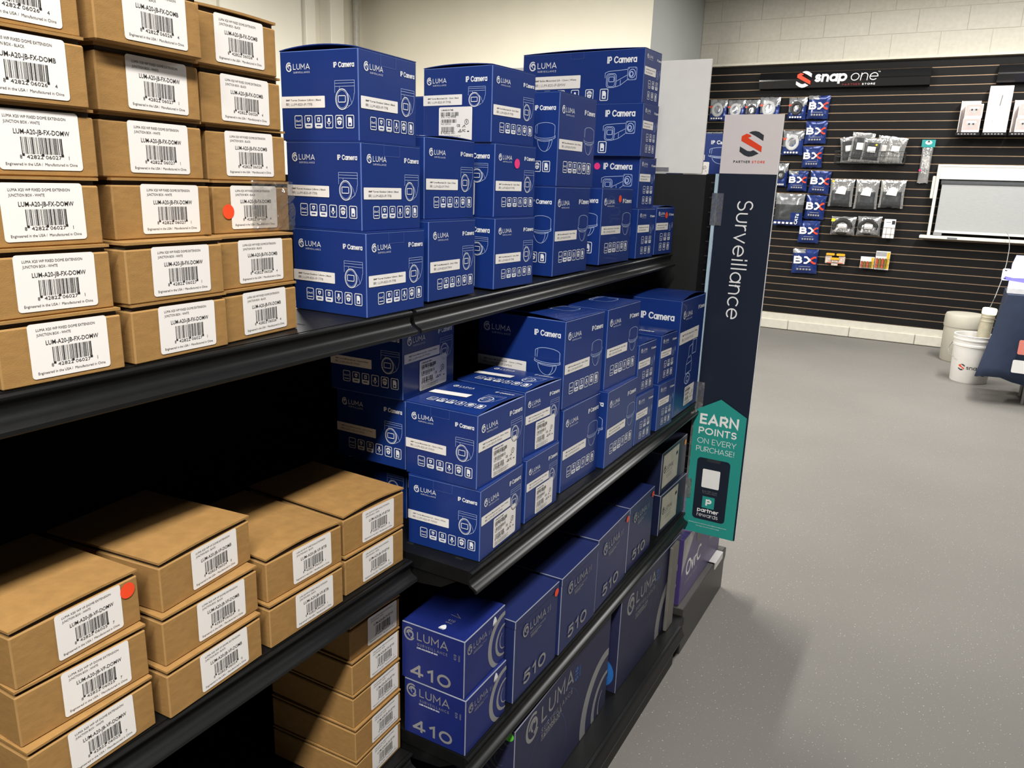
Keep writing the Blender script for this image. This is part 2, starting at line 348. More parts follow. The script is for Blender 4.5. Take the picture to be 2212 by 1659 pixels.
def icons(a, u0, v0, u1, size, m, order=(0, 1, 2, 3, 4, 5), aspect=1.25, bg=BLUE):
    k = len(order); w = size; h = size * aspect
    for i, q in enumerate(order):
        u = u0 + (u1 - u0 - w) * i / max(1, k - 1); v = v0; t = w * .08
        a.stroke(Art.rr(u, v, u + w, v + h, w * .12, 2), t, m, True); cx, cy = u + w / 2, v + h / 2
        if q == 0: a.text('OvrC', cx, cy - h * .02, m, width=w * .78, align='c', bold=.02); a.rect(u + w * .15, v + h * .2, u + w * .85, v + h * .27, m)
        elif q in (1, 2):
            a.rect(u, v, u + w, v + h * .38, m); a.rect(u + w * .2, v + h * .15, u + w * .8, v + h * .24, bg, .0005)
            if q == 1: a.poly([(cx - w * .2, v + h * .85), (cx + w * .2, v + h * .85), (cx + w * .2, v + h * .62), (cx, v + h * .47), (cx - w * .2, v + h * .62)], m); a.disc(cx, v + h * .68, w * .09, bg, 8, .0005)
            else: a.rect(cx - w * .18, v + h * .5, cx + w * .18, v + h * .85, m); a.rect(cx - w * .08, v + h * .58, cx + w * .08, v + h * .76, bg, .0005)
        elif q == 3: a.rrect(cx - w * .13, cy - h * .05, cx + w * .13, cy + h * .32, w * .12, m); a.stroke(a.arc(cx, cy + h * .02, w * .25, h * .2, 180, 360, 10), t, m); a.rect(cx - t / 2, v + h * .14, cx + t / 2, v + h * .32, m)
        elif q == 4: a.poly(a.arc(cx, cy + h * .12, w * .34, h * .26, 0, 180, 12), m); a.poly(a.arc(cx, cy + h * .06, w * .3, h * .34, 180, 360, 12), m); a.rect(cx - w * .18, cy + h * .16, cx + w * .18, cy + h * .22, bg, .0005); a.disc(cx, cy - h * .1, w * .07, bg, 8, .0005)
        else: a.poly([(cx - w * .25, v + h * .14), (cx + w * .25, v + h * .14), (cx + w * .25, v + h * .66), (cx + w * .12, v + h * .84), (cx - w * .25, v + h * .84)], m); a.rect(cx - w * .12, v + h * .25, cx + w * .12, v + h * .4, bg, .0005)

# face frames inside a box whose origin is its near vertical edge: x in [-d,0], y in [0,w]
def FR(d, w, h): return ((0, 0, 0), (0, 1, 0), (0, 0, 1), (1, 0, 0))
def SD(d, w, h): return ((-d, 0, 0), (1, 0, 0), (0, 0, 1), (0, -1, 0))
def TPs(d, w, h): return ((-d, 0, h), (1, 0, 0), (0, 1, 0), (0, 0, 1))
def TPf(d, w, h): return ((-d, w, h), (0, -1, 0), (1, 0, 0), (0, 0, 1))

def strip_label(W, H, big, small, lw, lh):
    a = Art(); a.poly(Art.rr(0, 0, lw, lh, lh * .06, 2), PAPER, .0003)
    a.text(big, lw * .12, lh * .60, INK, h=lh * .145, width=lw * .80, n=.0005, bold=.01)
    for i in range(3):
        for j in range(3): a.rect(lw * (.12 + .022 * i), lh * (.22 + .075 * j), lw * (.136 + .022 * i), lh * (.27 + .075 * j), GREYINK, .0005)
    a.text('| ' + small, lw * .20, lh * .20, GREYINK, h=lh * .22, width=lw * .52, n=.0005)
    return a
def spec_sticker(lw, lh, code, seed):
    a = Art(); a.poly(Art.rr(0, 0, lw, lh, lw * .04, 3), PAPER, .0003); n = .0005
    a.text(code, lw * .08, lh * .89, INK, width=lw * .36, n=n, bold=.02)
    barcode(a, lw * .07, lh * .74, lw * .60, lh * .85, INK, seed, n, 26); a.text('SN: 712 4408', lw * .07, lh * .685, INK, width=lw * .45, n=n)
    barcode(a, lw * .07, lh * .54, lw * .54, lh * .64, INK, seed + 1, n, 18); a.text('MAC: 00FC0A', lw * .07, lh * .48, INK, width=lw * .3, n=n)
    barcode(a, lw * .09, lh * .27, lw * .48, lh * .42, INK, seed + 2, n, 20); a.text('8 42822 061', lw * .07, lh * .21, INK, width=lw * .42, n=n)
    a.text('CE', lw * .55, lh * .42, INK, h=lh * .075, n=n, bold=.03); a.text('FC', lw * .72, lh * .27, INK, h=lh * .075, n=n, bold=.03)
    a.stroke([(lw * .6, lh * .27), (lw * .66, lh * .34), (lw * .69, lh * .27)], lw * .015, INK, True, n)
    a.ring(lw * .84, lh * .56, lw * .055, lw * .055, lw * .012, INK, 14, n); a.rect(lw * .83, lh * .53, lw * .85, lh * .6, INK, n)
    a.rect(lw * .86, lh * .27, lw * .92, lh * .3, INK, n); a.stroke([(lw * .72, lh * .4), (lw * .78, lh * .47), (lw * .8, lh * .4)], lw * .015, INK, False, n)
    for i in range(4): a.text('Conforms to UL STD. Engineered in the USA', lw * .07, lh * (.14 - .035 * i), INK, width=lw * (.6 - .08 * (i % 2)), n=n)
    return a
MC = {}
def cached(key, fn):
    if key not in MC: MC[key] = fn()
    return MC[key]
def body_mesh(d, w, h, m, em, bev=.0011):
    return cached(('body', d, w, h, m.name), lambda: MB().box(-d, 0, 0, w, 0, h, m).mesh('box_body', bevel=bev, bmat=em))
def flap_mesh(d, w, h, m, arch, along):
    """thin lid sheet; arch lifts its middle so a dark slot shows under it"""
    def f():
        k = 12; vs = []; fs = []
        for lay in (0, .0014):
            for i in range(k + 1):
                t = i / k; z = h + lay + arch * sin(pi * t) ** .8
                for q in (0, 1):
                    if along == 'y': vs.append((-d * q, w * t, z - (arch * sin(pi * t) ** .8 if q else 0)))
                    else: vs.append((-d * (1 - t), w * q, z - (arch * sin(pi * t) ** .8 if q else 0)))
        n = 2 * (k + 1)
        for i in range(k):
            a = 2 * i; fs += [(a, a + 2, a + 3, a + 1), (n + a, n + a + 1, n + a + 3, n + a + 2), (a, n + a, n + a + 2, a + 2), (a + 1, a + 3, n + a + 3, n + a + 1)]
        fs += [(0, 1, n + 1, n), (2 * k, n + 2 * k, n + 2 * k + 1, 2 * k + 1)]
        return MB().add(vs, fs, m).mesh('top_flap')
    return cached(('flap', d, w, h, m.name, arch, along), f)
def dotmesh(r, m): 
    def f(): a = Art(); a.disc(0, 0, r, m, 28, .0004); return a.mesh('dot', (0, 0, 0), (0, 1, 0), (0, 0, 1), (1, 0, 0))
    return cached(('dot', r, m.name), f)
def dot(parent, m, r, u, v, desc):
    o = link('round_sticker', dotmesh(r, m), parent); o.location = (.0006, u, v); o['label'] = desc; return o

# ------------------------------------------------------------------ setting
def structure(name, mb, parent=None, **k):
    o = mb.obj(name, parent, **k)
    if parent is None: o['kind'] = 'structure'
    return o
def floor_mat():
    m = mat('grey_epoxy_floor', (.19, .181, .168), .6, var=.06, vscale=1.2, spec=.12)
    n = m.node_tree.nodes; l = m.node_tree.links; b = n['Principled BSDF']
    tc = [x for x in n if x.type == 'TEX_COORD'][0]
    fl = n.new('ShaderNodeTexNoise'); fl.inputs['Scale'].default_value = 230; fl.inputs['Detail'].default_value = 0; l.new(tc.outputs['Object'], fl.inputs['Vector'])  # pale flecks: lamp glints on the epoxy put into its base colour
    rp = n.new('ShaderNodeValToRGB'); rp.color_ramp.elements[0].position = .775; rp.color_ramp.elements[1].position = .82; l.new(fl.outputs['Fac'], rp.inputs[0])
    base = b.inputs['Base Color'].links[0].from_socket; mx = n.new('ShaderNodeMixRGB'); mx.inputs[2].default_value = (.55, .53, .50, 1)
    l.new(rp.outputs[0], mx.inputs[0]); l.new(base, mx.inputs[1]); l.new(mx.outputs[0], b.inputs['Base Color'])
    nz = n.new('ShaderNodeTexNoise'); nz.inputs['Scale'].default_value = 160; nz.inputs['Detail'].default_value = 3
    l.new(tc.outputs['Object'], nz.inputs['Vector'])
    bp = n.new('ShaderNodeBump'); bp.inputs['Strength'].default_value = .22; bp.inputs['Distance'].default_value = .004
    l.new(nz.outputs['Fac'], bp.inputs['Height']); l.new(bp.outputs[0], b.inputs['Normal'])
    return m
FLOOR = floor_mat()
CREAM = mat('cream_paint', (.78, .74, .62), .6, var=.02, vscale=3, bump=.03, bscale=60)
CREAMD = mat('grey_cream_face', (.46, .48, .47), .6, var=.02, vscale=3)
BLOCK = mat('painted_concrete_block', (.62, .59, .51), .75, var=.05, vscale=25, bump=.5, bscale=140)
MORTAR = mat('mortar', (.56, .53, .455), .85, var=.06)
CEIL = mat('ceiling_paint', (.12, .12, .12), .8)
structure('floor', MB().box(-7, 6, -5, 8, -.08, 0, FLOOR))
structure('ceiling', MB().box(-7, 6, -5, 8, 3.45, 3.5, CEIL))
DIM = mat('dark_wall_paint', (.10, .10, .10), .6)
structure('wall_right', MB().box(5.6, 5.7, -5, 8, 0, 3.45, DIM))
structure('wall_front', MB().box(-7, 5.6, -5, -4.9, 0, 3.45, DIM))
structure('wall_left', MB().box(-5.26, -5.14, -4.9, 5.945, 0, 3.45, CREAM))
wi = MB().box(-5.26, -1.88, 5.945, 7.6, 0, 3.45, CREAM); wi.m[5] = wi.mi(CREAMD); structure('wall_inner', wi)  # the return face gets a greyer, darker tone than the cream faces
wb = structure('wall_back', MB().box(-1.88, 5.6, 7.41, 7.6, 0, 3.45, MORTAR))
me_blk = MB().box(.0016, .3984, -.0035, 0, .0016, .1984, BLOCK).mesh('concrete_block', bevel=.0015)
me_half = MB().box(.0016, .1814, -.0035, 0, .0016, .1984, BLOCK).mesh('concrete_block', bevel=.0015)
for c in range(4):
    z = 2.63 + .2 * c; x = -1.294 - .4 if c % 2 == 0 else -1.494
    if c % 2 == 0:
        o = link('concrete_block', me_half, wb); o.location = (-1.877, 7.41, z)
    else:
        o = link('concrete_block', me_blk, wb); o.location = (-1.877, 7.41, z); o.scale = (.955, 1, 1)
    k = 0
    while x + .4 < 4.4:
        o = link('concrete_block', me_blk, wb); o.location = (x, 7.411 - .002 * random.random(), z); x += .4
structure('trim_1', MB().box(-1.87, 4.4, 7.35, 7.41, 2.606, 2.626, mat('trim_paint', (.70, .66, .55), .5)))
bb = structure('baseboard_back', MB().box(-1.87, 4.4, 7.375, 7.41, 0, .165, BLOCK))
xs = [-1.86, -1.28, -.677, -.085, .506, 1.1, 1.7, 2.3, 2.9, 3.5]
for a, b in zip(xs, xs[1:]):
    MB().box(a + .002, b - .002, 7.352 - .004 * random.random(), 7.376, .004, .103, BLOCK).obj('concrete_block', bb, bevel=.006)
# door, its trim and the pipe beside it on the left wall
DOORW = mat('door_paint', (.80, .77, .68), .45, var=.02, vscale=2)
d1 = structure('door_1', MB().box(-5.14, -5.10, 4.05, 5.02, .01, 3.2, DOORW), bevel=.003)
MB().lathe([(.0, 0), (.03, .0), (.028, .03), (.012, .04), (.012, .06), (.03, .07), (.03, .1), (0, .105)], mat('door_metal', (.5, .5, .5), .3, 1), 20).obj('door_handle', d1, smooth=True)
h = d1.children[0]; h.rotation_euler = (0, pi / 2, 0); h.location = (-5.10, 4.13, 1.0)
structure('trim_2', MB().box(-5.14, -5.06, 5.04, 5.17, 0, 3.3, DOORW), bevel=.004)
structure('trim_3', MB().box(-5.14, -4.99, 5.31, 5.50, 0, 3.44, DOORW), bevel=.004)
pp = MB().tube([(-5.09, 5.80, .0), (-5.09, 5.80, 3.44)], .033, mat('pipe_paint', (.52, .50, .45), .4), 16).obj('wall_pipe', smooth=True)
tag(pp, 'pale grey vertical pipe running up the left wall beside the white door trim', 'pipe')

# ------------------------------------------------------------------ shelving
RAILP = [(-.007, -.0025), (-.0035, -.0006), (-.0005, -.0008), (.0012, -.0028), (.0008, -.0055), (-.0022, -.0085), (-.0038, -.013), (-.0036, -.018), (-.0012, -.0225), (.0035, -.0255), (.0085, -.0275), (.0112, -.0305), (.0110, -.0345), (.0088, -.0362), (.0070, -.0345), (.0066, -.0318), (.002, -.0295), (-.003, -.0265), (-.0062, -.0215), (-.0072, -.015)]
def add_shelf(parent, name, y0, y1, z, xf, tilt=0., label=None):
    L = y1 - y0; d = xf + .415
    b = MB().box(-d + .004, -.005, .004, L - .004, -.024, 0, BLACK)
    for i in range(int(L / .05)):
        for q in (-.05, -.15, -.25):
            y = .03 + i * .05; b.add([(q, y, .0001), (q + .014, y, .0001), (q + .014, y + .005, .0001), (q, y + .005, .0001)], [(0, 1, 2, 3)], mat('slot_dark', (.002, .002, .002), .9))
    s = b.obj(name, parent); s.location = (xf, y0, z); s.rotation_euler = (tilt, 0, 0)
    if label: s['label'] = label
    r = MB().prism(RAILP, .003, L - .003, RAIL).obj('price_rail', s, smooth=True)
    for y in (.006, L - .010):
        MB().prism([(-d + .006, -.026), (-.03, -.026), (-.06, -.045), (-d + .006, -.10)], y, y + .003, BLACK).obj('shelf_bracket', s)
    return s
def bay(name, y0, y1, label):
    t = empty(name, (0, y0, 0), 0, label, 'shelving', 'black gondola shelving bays'); L = y1 - y0
    MB().box(-.445, -.432, .001, L - .001, .02, 1.395, mat('back_panel_black', (.004, .004, .004), .7, spec=.15)).obj('back_panel', t)
    for y in (0, L):
        p = MB().box(-.475, -.4455, y - .014 if y else .001, y + (-.001 if y else .014), 0, 1.395, BLACK)
        p.obj('upright_post', t)
    return t
b1 = bay('gondola_bay', -1.225, -.001, 'near black shelving bay holding the brown cartons')
b2 = bay('gondola_bay', .001, 1.225, 'far black shelving bay holding the blue boxes, with the deeper lower shelves')
add_shelf(b1, 'shelf', 0, 1.222, 1.203, 0); add_shelf(b1, 'shelf', 0, 1.222, .789, 0); add_shelf(b1, 'shelf', 0, 1.222, .414, 0)
TILT = .0095
add_shelf(b2, 'shelf', 0, 1.222, 1.2028, 0, TILT); add_shelf(b2, 'shelf', 0, 1.222, .794, .109); add_shelf(b2, 'shelf', 0, 1.222, .442, .109)
def base(t, x, y0, y1):
    MB().box(-.43, x - .012, y0, y1 + .055, .11, .135, BLACK).obj('base_deck', t)
    MB().prism([(x - .0115, .1345), (x - .004, .1345), (x, .131), (x + .002, .120), (x + .008, .108), (x + .006, .100), (x - .002, .104), (x - .012, .112)], y0, y1, RAIL).obj('base_rail', t, smooth=True)
    MB().box(x - .026, x - .02, y0, y1, .0, .105, BLACK).obj('kick_plate', t)
base(b1, .02, .02, 1.165); base(b2, .168, 0.0, 1.095)
MB().box(.1245, .1345, 1.040, 1.098, .136, .404, mat('grey_post_paint', (.16, .15, .135), .45)).obj('corner_post', b2, bevel=.002)['label'] = 'grey steel corner post at the far end of the bay'
# end unit that closes the row
ec = empty('endcap_unit', (0, 1.31, 0), 0, 'black end-of-row shelving unit with a slotted post and white header panel', 'shelving')
MB().box(-.93, .055, -.008, .008, .50, 1.434, mat('panel_black', (.010, .011, .011), .5)).obj('back_panel', ec)
pm = MB().box(.055, .098, -.012, .012, .50, 1.436, BLACK)
for i in range(44):
    z = .53 + i * .0205
    pm.box(.070, .083, -.0125, -.0118, z, z + (.003 if i % 2 else .008), mat('slot_edge', (.05, .052, .055), .4) if i % 2 else mat('slot_dark', (.002, .002, .002), .9))
pm.obj('slotted_post', ec)
MB().box(-.93, -.89, -.012, .012, 0, 1.434, BLACK).obj('upright_post', ec)
HEAD = mat('white_header_board', (.80, .79, .76), .5, var=.02)
MB().box(-.93, .038, -.004, .004, 1.436, 1.742, HEAD).obj('header_panel', ec, bevel=.001)
MB().box(-.10, -.06, -.006, -.0045, 1.440, 1.452, film('clear_plastic', (.9, .9, .9), .3)).obj('header_clip', ec)
MB().box(-.92, .09, .012, .42, 1.412, 1.434, BLACK).obj('shelf', ec)
KICK = mat('endcap_base_steel', (.045, .043, .040), .42, var=.1)
b = MB().prism([(-.155, 0), (.335, 0), (.335, .10), (.352, .118), (.352, .150), (.336, .156), (-.155, .156)], -.30, .150, KICK, axis='x'); b.obj('base_plinth', ec, bevel=.002)

# ------------------------------------------------------------------ boxes
ORD = {1: ['only'], 2: ['lower', 'upper'], 3: ['bottom', 'middle', 'top'], 4: ['bottom', 'second from bottom', 'third from bottom', 'top'],
       5: ['bottom', 'second from bottom', 'middle', 'second from top', 'top'], 6: ['bottom', 'second from bottom', 'third from bottom', 'third from top', 'second from top', 'top']}
STK = {
 'bu':(1.2095,[0.08,0.16,0.172],[(-0.19,0.385,0.0),(-0.19,0.385,0.0)]),  # z of the shelf, (width, depth, height), then x, y, turn of each box from the bottom up
 'c3':(1.203,[0.12,0.2,0.0607],[(-0.0173,-0.3338,4.6),(-0.0213,-0.3334,4.0),(-0.0483,-0.3157,1.9),(-0.051,-0.318,0.8),(-0.0461,-0.3248,2.0),(-0.0406,-0.3317,2.9)]),
 'c2':(1.203,[0.1215,0.2,0.0609],[(-0.0046,-0.4590,3.0),(-0.0037,-0.4605,3.2),(-0.0299,-0.4504,3.3),(-0.033,-0.4543,3.1),(-0.0277,-0.4563,3.8),(-0.0138,-0.4620,3.2)]),
 'c1':(1.203,[0.1142,0.2,0.0607],[(-0.0063,-0.5851,-1.4),(-0.0077,-0.5877,0.0),(-0.0129,-0.5884,0.2),(-0.0175,-0.5835,0.3),(-0.0116,-0.5898,0.1),(-0.0168,-0.5879,0.3)]),
 'v1':(0.789,[0.1382,0.1754,0.0624],[(-0.0018,-0.6118,2.2),(-0.0117,-0.6105,0.2),(-0.0116,-0.6078,4.0)]),
 'v2':(0.789,[0.1418,0.1793,0.0621],[(0.0008,-0.461,2.6),(-0.0069,-0.4558,2.8),(-0.0142,-0.4486,6.5)]),
 'v3':(0.789,[0.1406,0.25,0.0629],[(-0.0062,-0.3042,0.3),(-0.013,-0.2999,-0.6)]),
 'v4':(0.789,[0.1379,0.25,0.0633],[(-0.0132,-0.1515,-0.4),(-0.0175,-0.1488,-1.7)]),
 'fx':(0.414,[0.1227,0.2,0.0598],[(-0.0208,-0.1283,2.4),(-0.0225,-0.1272,1.9),(-0.0271,-0.1256,0.8),(-0.029,-0.1244,0.7),(-0.0337,-0.1223,-1.0)]),
 'tfb':(1.203,[0.1348,0.136,0.1189],[(-0.0043,-0.104,0.1),(-0.0152,-0.0988,0.4),(-0.0245,-0.0905,2.4)]),
 'tmw':(1.206,[0.1353,0.15,0.1268],[(-0.015,0.0562,0.1),(-0.041,0.0798,-2.7)]),
 'tmb':(1.208,[0.1323,0.1527,0.1257],[(-0.007,0.2418,-3.5),(-0.016,0.2504,-4.2),(-0.0228,0.2475,-5.1)]),
 'dmw':(1.21,[0.168,0.2,0.1794],[(-0.01,0.479,0.1),(-0.0132,0.485,-1.3)]),
 'dmb':(1.213,[0.1763,0.2,0.1762],[(-0.0218,0.7417,-1.9)]),
 'bmw':(1.215,[0.1058,0.345,0.1261],[(-0.0104,0.9498,-4.2),(-0.0181,0.9582,-2.5),(-0.0138,0.9432,-0.8),(-0.0229,0.9526,-2.7)]),
 'bms':(1.217,[0.1168,0.3,0.1258],[(-0.0066,1.0768,-5.2)]),
 'f':(0.794,[0.1476,0.1399,0.1251],[(0.1011,0.0397,1.9),(0.0939,0.0375,-0.6)]),
 'g':(0.794,[0.129,0.16,0.1235],[(0.0933,0.2058,-0.3),(0.0826,0.2116,-3.1)]),
 'h':(0.794,[0.1685,0.2,0.1753],[(0.084,0.3697,-1.6),(0.0808,0.3662,-2.7)]),
 'i':(0.794,[0.173,0.2,0.1754],[(0.1029,0.5483,-0.1),(0.0887,0.5534,-2.1)]),
 'j':(0.794,[0.1046,0.2,0.1229],[(0.1025,0.7294,-2.6),(0.0971,0.7344,-3.0)]),
 'k':(0.794,[0.1036,0.2,0.1231],[(0.1082,0.8703,-3.9),(0.1019,0.8777,-3.6)]),
 'ptz':(0.794,[0.2077,0.1188,0.3182],[(0.1067,1.006,-0.7)]),
 'bk':(0.794,[0.1579,0.15,0.1229],[(-0.0963,0.1057,0.0),(-0.0539,0.0475,0.0),(-0.0558,0.0435,2.3)]),
 'a':(0.442,[0.1382,0.1274,0.1101],[(0.1018,0.007,0.6),(0.0968,0.008,1.3)]),
 'e0':(0.442,[0.1769,0.3,0.1749],[(0.1036,0.168,-0.3)]),
 'e1':(0.442,[0.1873,0.3,0.1774],[(0.1085,0.3522,0.4)]),
 'e2':(0.442,[0.1986,0.3,0.1818],[(0.1046,0.5452,1.2)]),
 'e3':(0.442,[0.1789,0.3,0.178],[(0.0968,0.7591,0.1)]),
 'd':(0.442,[0.2203,0.3,0.1224],[(0.0942,1.0104,-1.5),(0.0883,1.0125,-0.5)]),
 'n':(0.135,[0.487,0.13,0.256],[(0.116,0.1612,0.8)]),
 'n2':(0.135,[0.447,0.13,0.2690],[(0.116,0.6973,-0.9)]),}

# ---- brown cartons
def carton_label(l1, l2, code, num):
    def f():
        lw, lh = .073, .050; a = Art(); a.poly(Art.rr(0, 0, lw, lh, .003, 3), PAPER, .0003); n = .0005
        a.text(l1, lw * .10, lh * .86, INK, h=lh * .05, width=lw * .74, n=n); a.text(l2, lw * .10, lh * .77, INK, h=lh * .05, width=lw * .42, n=n)
        a.text(code, lw * .20, lh * .60, INK, h=lh * .085, width=lw * .67, n=n, bold=.008)
        barcode(a, lw * .27, lh * .27, lw * .78, lh * .55, INK, 5, n, 30)
        a.text(num[0], lw * .24, lh * .19, INK, h=lh * .065, n=n); a.text(num[1], lw * .32, lh * .19, INK, h=lh * .065, width=lw * .42, n=n); a.text(num[2], lw * .83, lh * .19, INK, h=lh * .065, n=n)
        for q in (.27, .5, .74): a.rect(lw * q, lh * .235, lw * (q + .03), lh * .275, INK, n)
        a.text('Engineered in the USA /  Manufactured in China', lw * .07, lh * .075, INK, h=lh * .05, width=lw * .86, n=n)
        return a.mesh('barcode_label', (0, 0, 0), (0, 1, 0), (0, 0, 1), (1, 0, 0))
    return cached(('clab', code), f)
CL = {
 'FW': ('LUMA X20 WP FIXED DOME EXTENSION', 'JUNCTION BOX - WHITE', 'LUM-A20-JB-FX-DOMW', ('8', '42822 06027', '1')),
 'FB': ('LUMA X20 WP FIXED DOME EXTENSION', 'JUNCTION BOX - BLACK', 'LUM-A20-JB-FX-DOMB', ('8', '42822 06026', '4')),
 'VW': ('LUMA X20 WP VF DOME EXTENSION', 'JUNCTION BOX - WHITE', 'LUM-A20-JB-VF-DOMW', ('8', '42822 06025', '7')),
 'VB': ('LUMA X20 WP VF DOME EXTENSION', 'JUNCTION BOX - BLACK', 'LUM-A20-JB-VF-DOMB', ('8', '42822 06024', '0')),
 'TB': ('LUMA X20 WP VF TURRET & BULLET EXTENSION', 'JUNCTION BOX - BLACK', 'LUM-A20-JB-VF-BTB', ('8', '42822 06030', '1')),
 'TW': ('LUMA X20 WP VF TURRET & BULLET EXTENSION', 'JUNCTION BOX - WHITE', 'LUM-A20-JB-VF-BTW', ('8', '42822 06031', '8')),
 'FT': ('LUMA X20 WP FIXED TURRET & BULLET EXTENSION', 'JUNCTION BOX - WHITE', 'LUM-A20-JB-FX-BTW', ('8', '42822 06033', '2'))}
def carton_meshes(d, w, h, arch):
    def f():
        b = MB().box(-d, 0, 0, w, 0, h - .0072, CARD).mesh('carton_body', bevel=.0014, bmat=CEDGE)
        c = MB().box(-d + .004, -.003, .003, w - .003, h - .0073, h - .003, SLOTSHADE).mesh('slot')
        bm = bmesh.new(); bm.from_mesh(b); k = len(b.materials); b.materials.append(SLOTSHADE)
        n0 = len(bm.faces); bm.from_mesh(c); bm.faces.ensure_lookup_table()
        for i in range(n0, len(bm.faces)): bm.faces[i].material_index = k
        bm.to_mesh(b); bm.free()
        n = 10; vs = []; fs = []
        for lay in (0, .0026):
            for i in range(n + 1):
                t = i / n; z = h - .0027 + lay + arch * sin(pi * t)
                vs += [(.0006, w * t, z), (-d * .5, w * t, h - .0027 + lay + arch * .3 * sin(pi * t)), (-d, w * t, h - .0027 + lay)]
        m = 3 * (n + 1)
        for i in range(n):
            for q in (0, 1):
                a = 3 * i + q; fs += [(a, a + 1, a + 4, a + 3), (m + a, m + a + 3, m + a + 4, m + a + 1)]
            a = 3 * i; fs += [(a, a + 3, m + a + 3, m + a), (a + 2, m + a + 2, m + a + 5, a + 5)]
        for a in (0, 3 * n): fs += [(a, m + a, m + a + 1, a + 1), (a + 1, m + a + 1, m + a + 2, a + 2)]
        lid = MB().add(vs, fs, CARD).mesh('carton_lid')
        bm = bmesh.new(); bm.from_mesh(lid); bmesh.ops.recalc_face_normals(bm, faces=bm.faces); bm.to_mesh(lid); bm.free()
        return b, lid
    return cached(('carton', d, w, h, arch), f)
def carton(pos, z, d, w, h, kind, lu, lv, label, group, arch=0.):
    t = empty('cardboard_carton', (pos[0], pos[1], z), radians(pos[2]), label, 'carton', group)
    b, lid = carton_meshes(round(d, 3), round(w, 4), round(h, 4), arch)
    link('carton_body', b, t); link('carton_lid', lid, t)
    o = link('barcode_label', carton_label(*CL[kind]), t); o.location = (.0003, lu, lv); o.rotation_euler = (radians(random.uniform(-.7, .7)), 0, 0)
    return t
CG = {'c1': 'brown cartons on the top shelf', 'c2': 'brown cartons on the top shelf', 'c3': 'brown cartons on the top shelf',
      'v1': 'brown cartons on the middle shelf', 'v2': 'brown cartons on the middle shelf', 'v3': 'brown cartons on the middle shelf', 'v4': 'brown cartons on the middle shelf', 'fx': 'brown cartons on the lower shelf'}
CD = {'c1': 'in the leftmost column, top shelf', 'c2': 'in the middle column, top shelf', 'c3': 'in the column beside the blue boxes, top shelf',
      'v1': 'in the leftmost stack of the middle shelf', 'v2': 'in the second stack from left on the middle shelf', 'v3': 'in the third stack from left on the middle shelf',
      'v4': 'in the stack nearest the blue boxes, middle shelf', 'fx': 'under the middle shelf, beside the 410 boxes'}
CK = {'c1': ['FW'] * 4 + ['FB'] * 2, 'c2': ['FW'] * 5 + ['FB'], 'c3': ['FB'] * 6, 'v1': ['VW'] * 3, 'v2': ['VB'] * 3, 'v3': ['TB'] * 2, 'v4': ['TW'] * 2, 'fx': ['FT'] * 5}
LUF = {'c1': .21, 'c2': .25, 'c3': .21, 'v1': .30, 'v2': .32, 'v3': .33, 'v4': .29, 'fx': .34}
DEP = {'c1': .155, 'c2': .155, 'c3': .155, 'v1': .176, 'v2': .178, 'v3': .2, 'v4': .2, 'fx': .18}
for k in CK:
    z, (w_, d_, h_), ps = STK[k]; d_ = DEP[k]
    for i, p in enumerate(ps):
        top = i == len(ps) - 1
        t = carton(p, z + i * h_ + .0005, d_, w_, h_, CK[k][i], w_ * LUF[k] + random.uniform(-.002, .002), h_ * .085, ORD[len(ps)][i] + ' brown carton ' + CD[k], CG[k], .004 if (top and k in ('v3', 'v4')) else .0014 if top else 0.)
        if k == 'c3' and i == 2:
            dot(t, ORANGE, .0085, w_ * .17, h_ * .42, 'orange round sticker')
            a = MB(); N = 9; vs = []; fs = []
            for q in range(N + 1):
                for r in range(N + 1):
                    vs.append((.0045 + random.uniform(-.002, .0035), w_ * (.45 + .58 * q / N), h_ * (.03 + .98 * r / N) + random.uniform(-.001, .001)))
            for q in range(N):
                for r in range(N): fs.append((q * (N + 1) + r, (q + 1) * (N + 1) + r, (q + 1) * (N + 1) + r + 1, q * (N + 1) + r + 1))
            a.add(vs, fs, film('clear_wrap', (.86, .85, .83), .22, .08, .05)); a.obj('plastic_wrap', t)['label'] = 'crumpled clear plastic wrap over half the front'
        if k == 'v1' and i == 2: dot(t, ORANGE, .0088, w_ * .90, h_ * .70, 'orange round sticker')

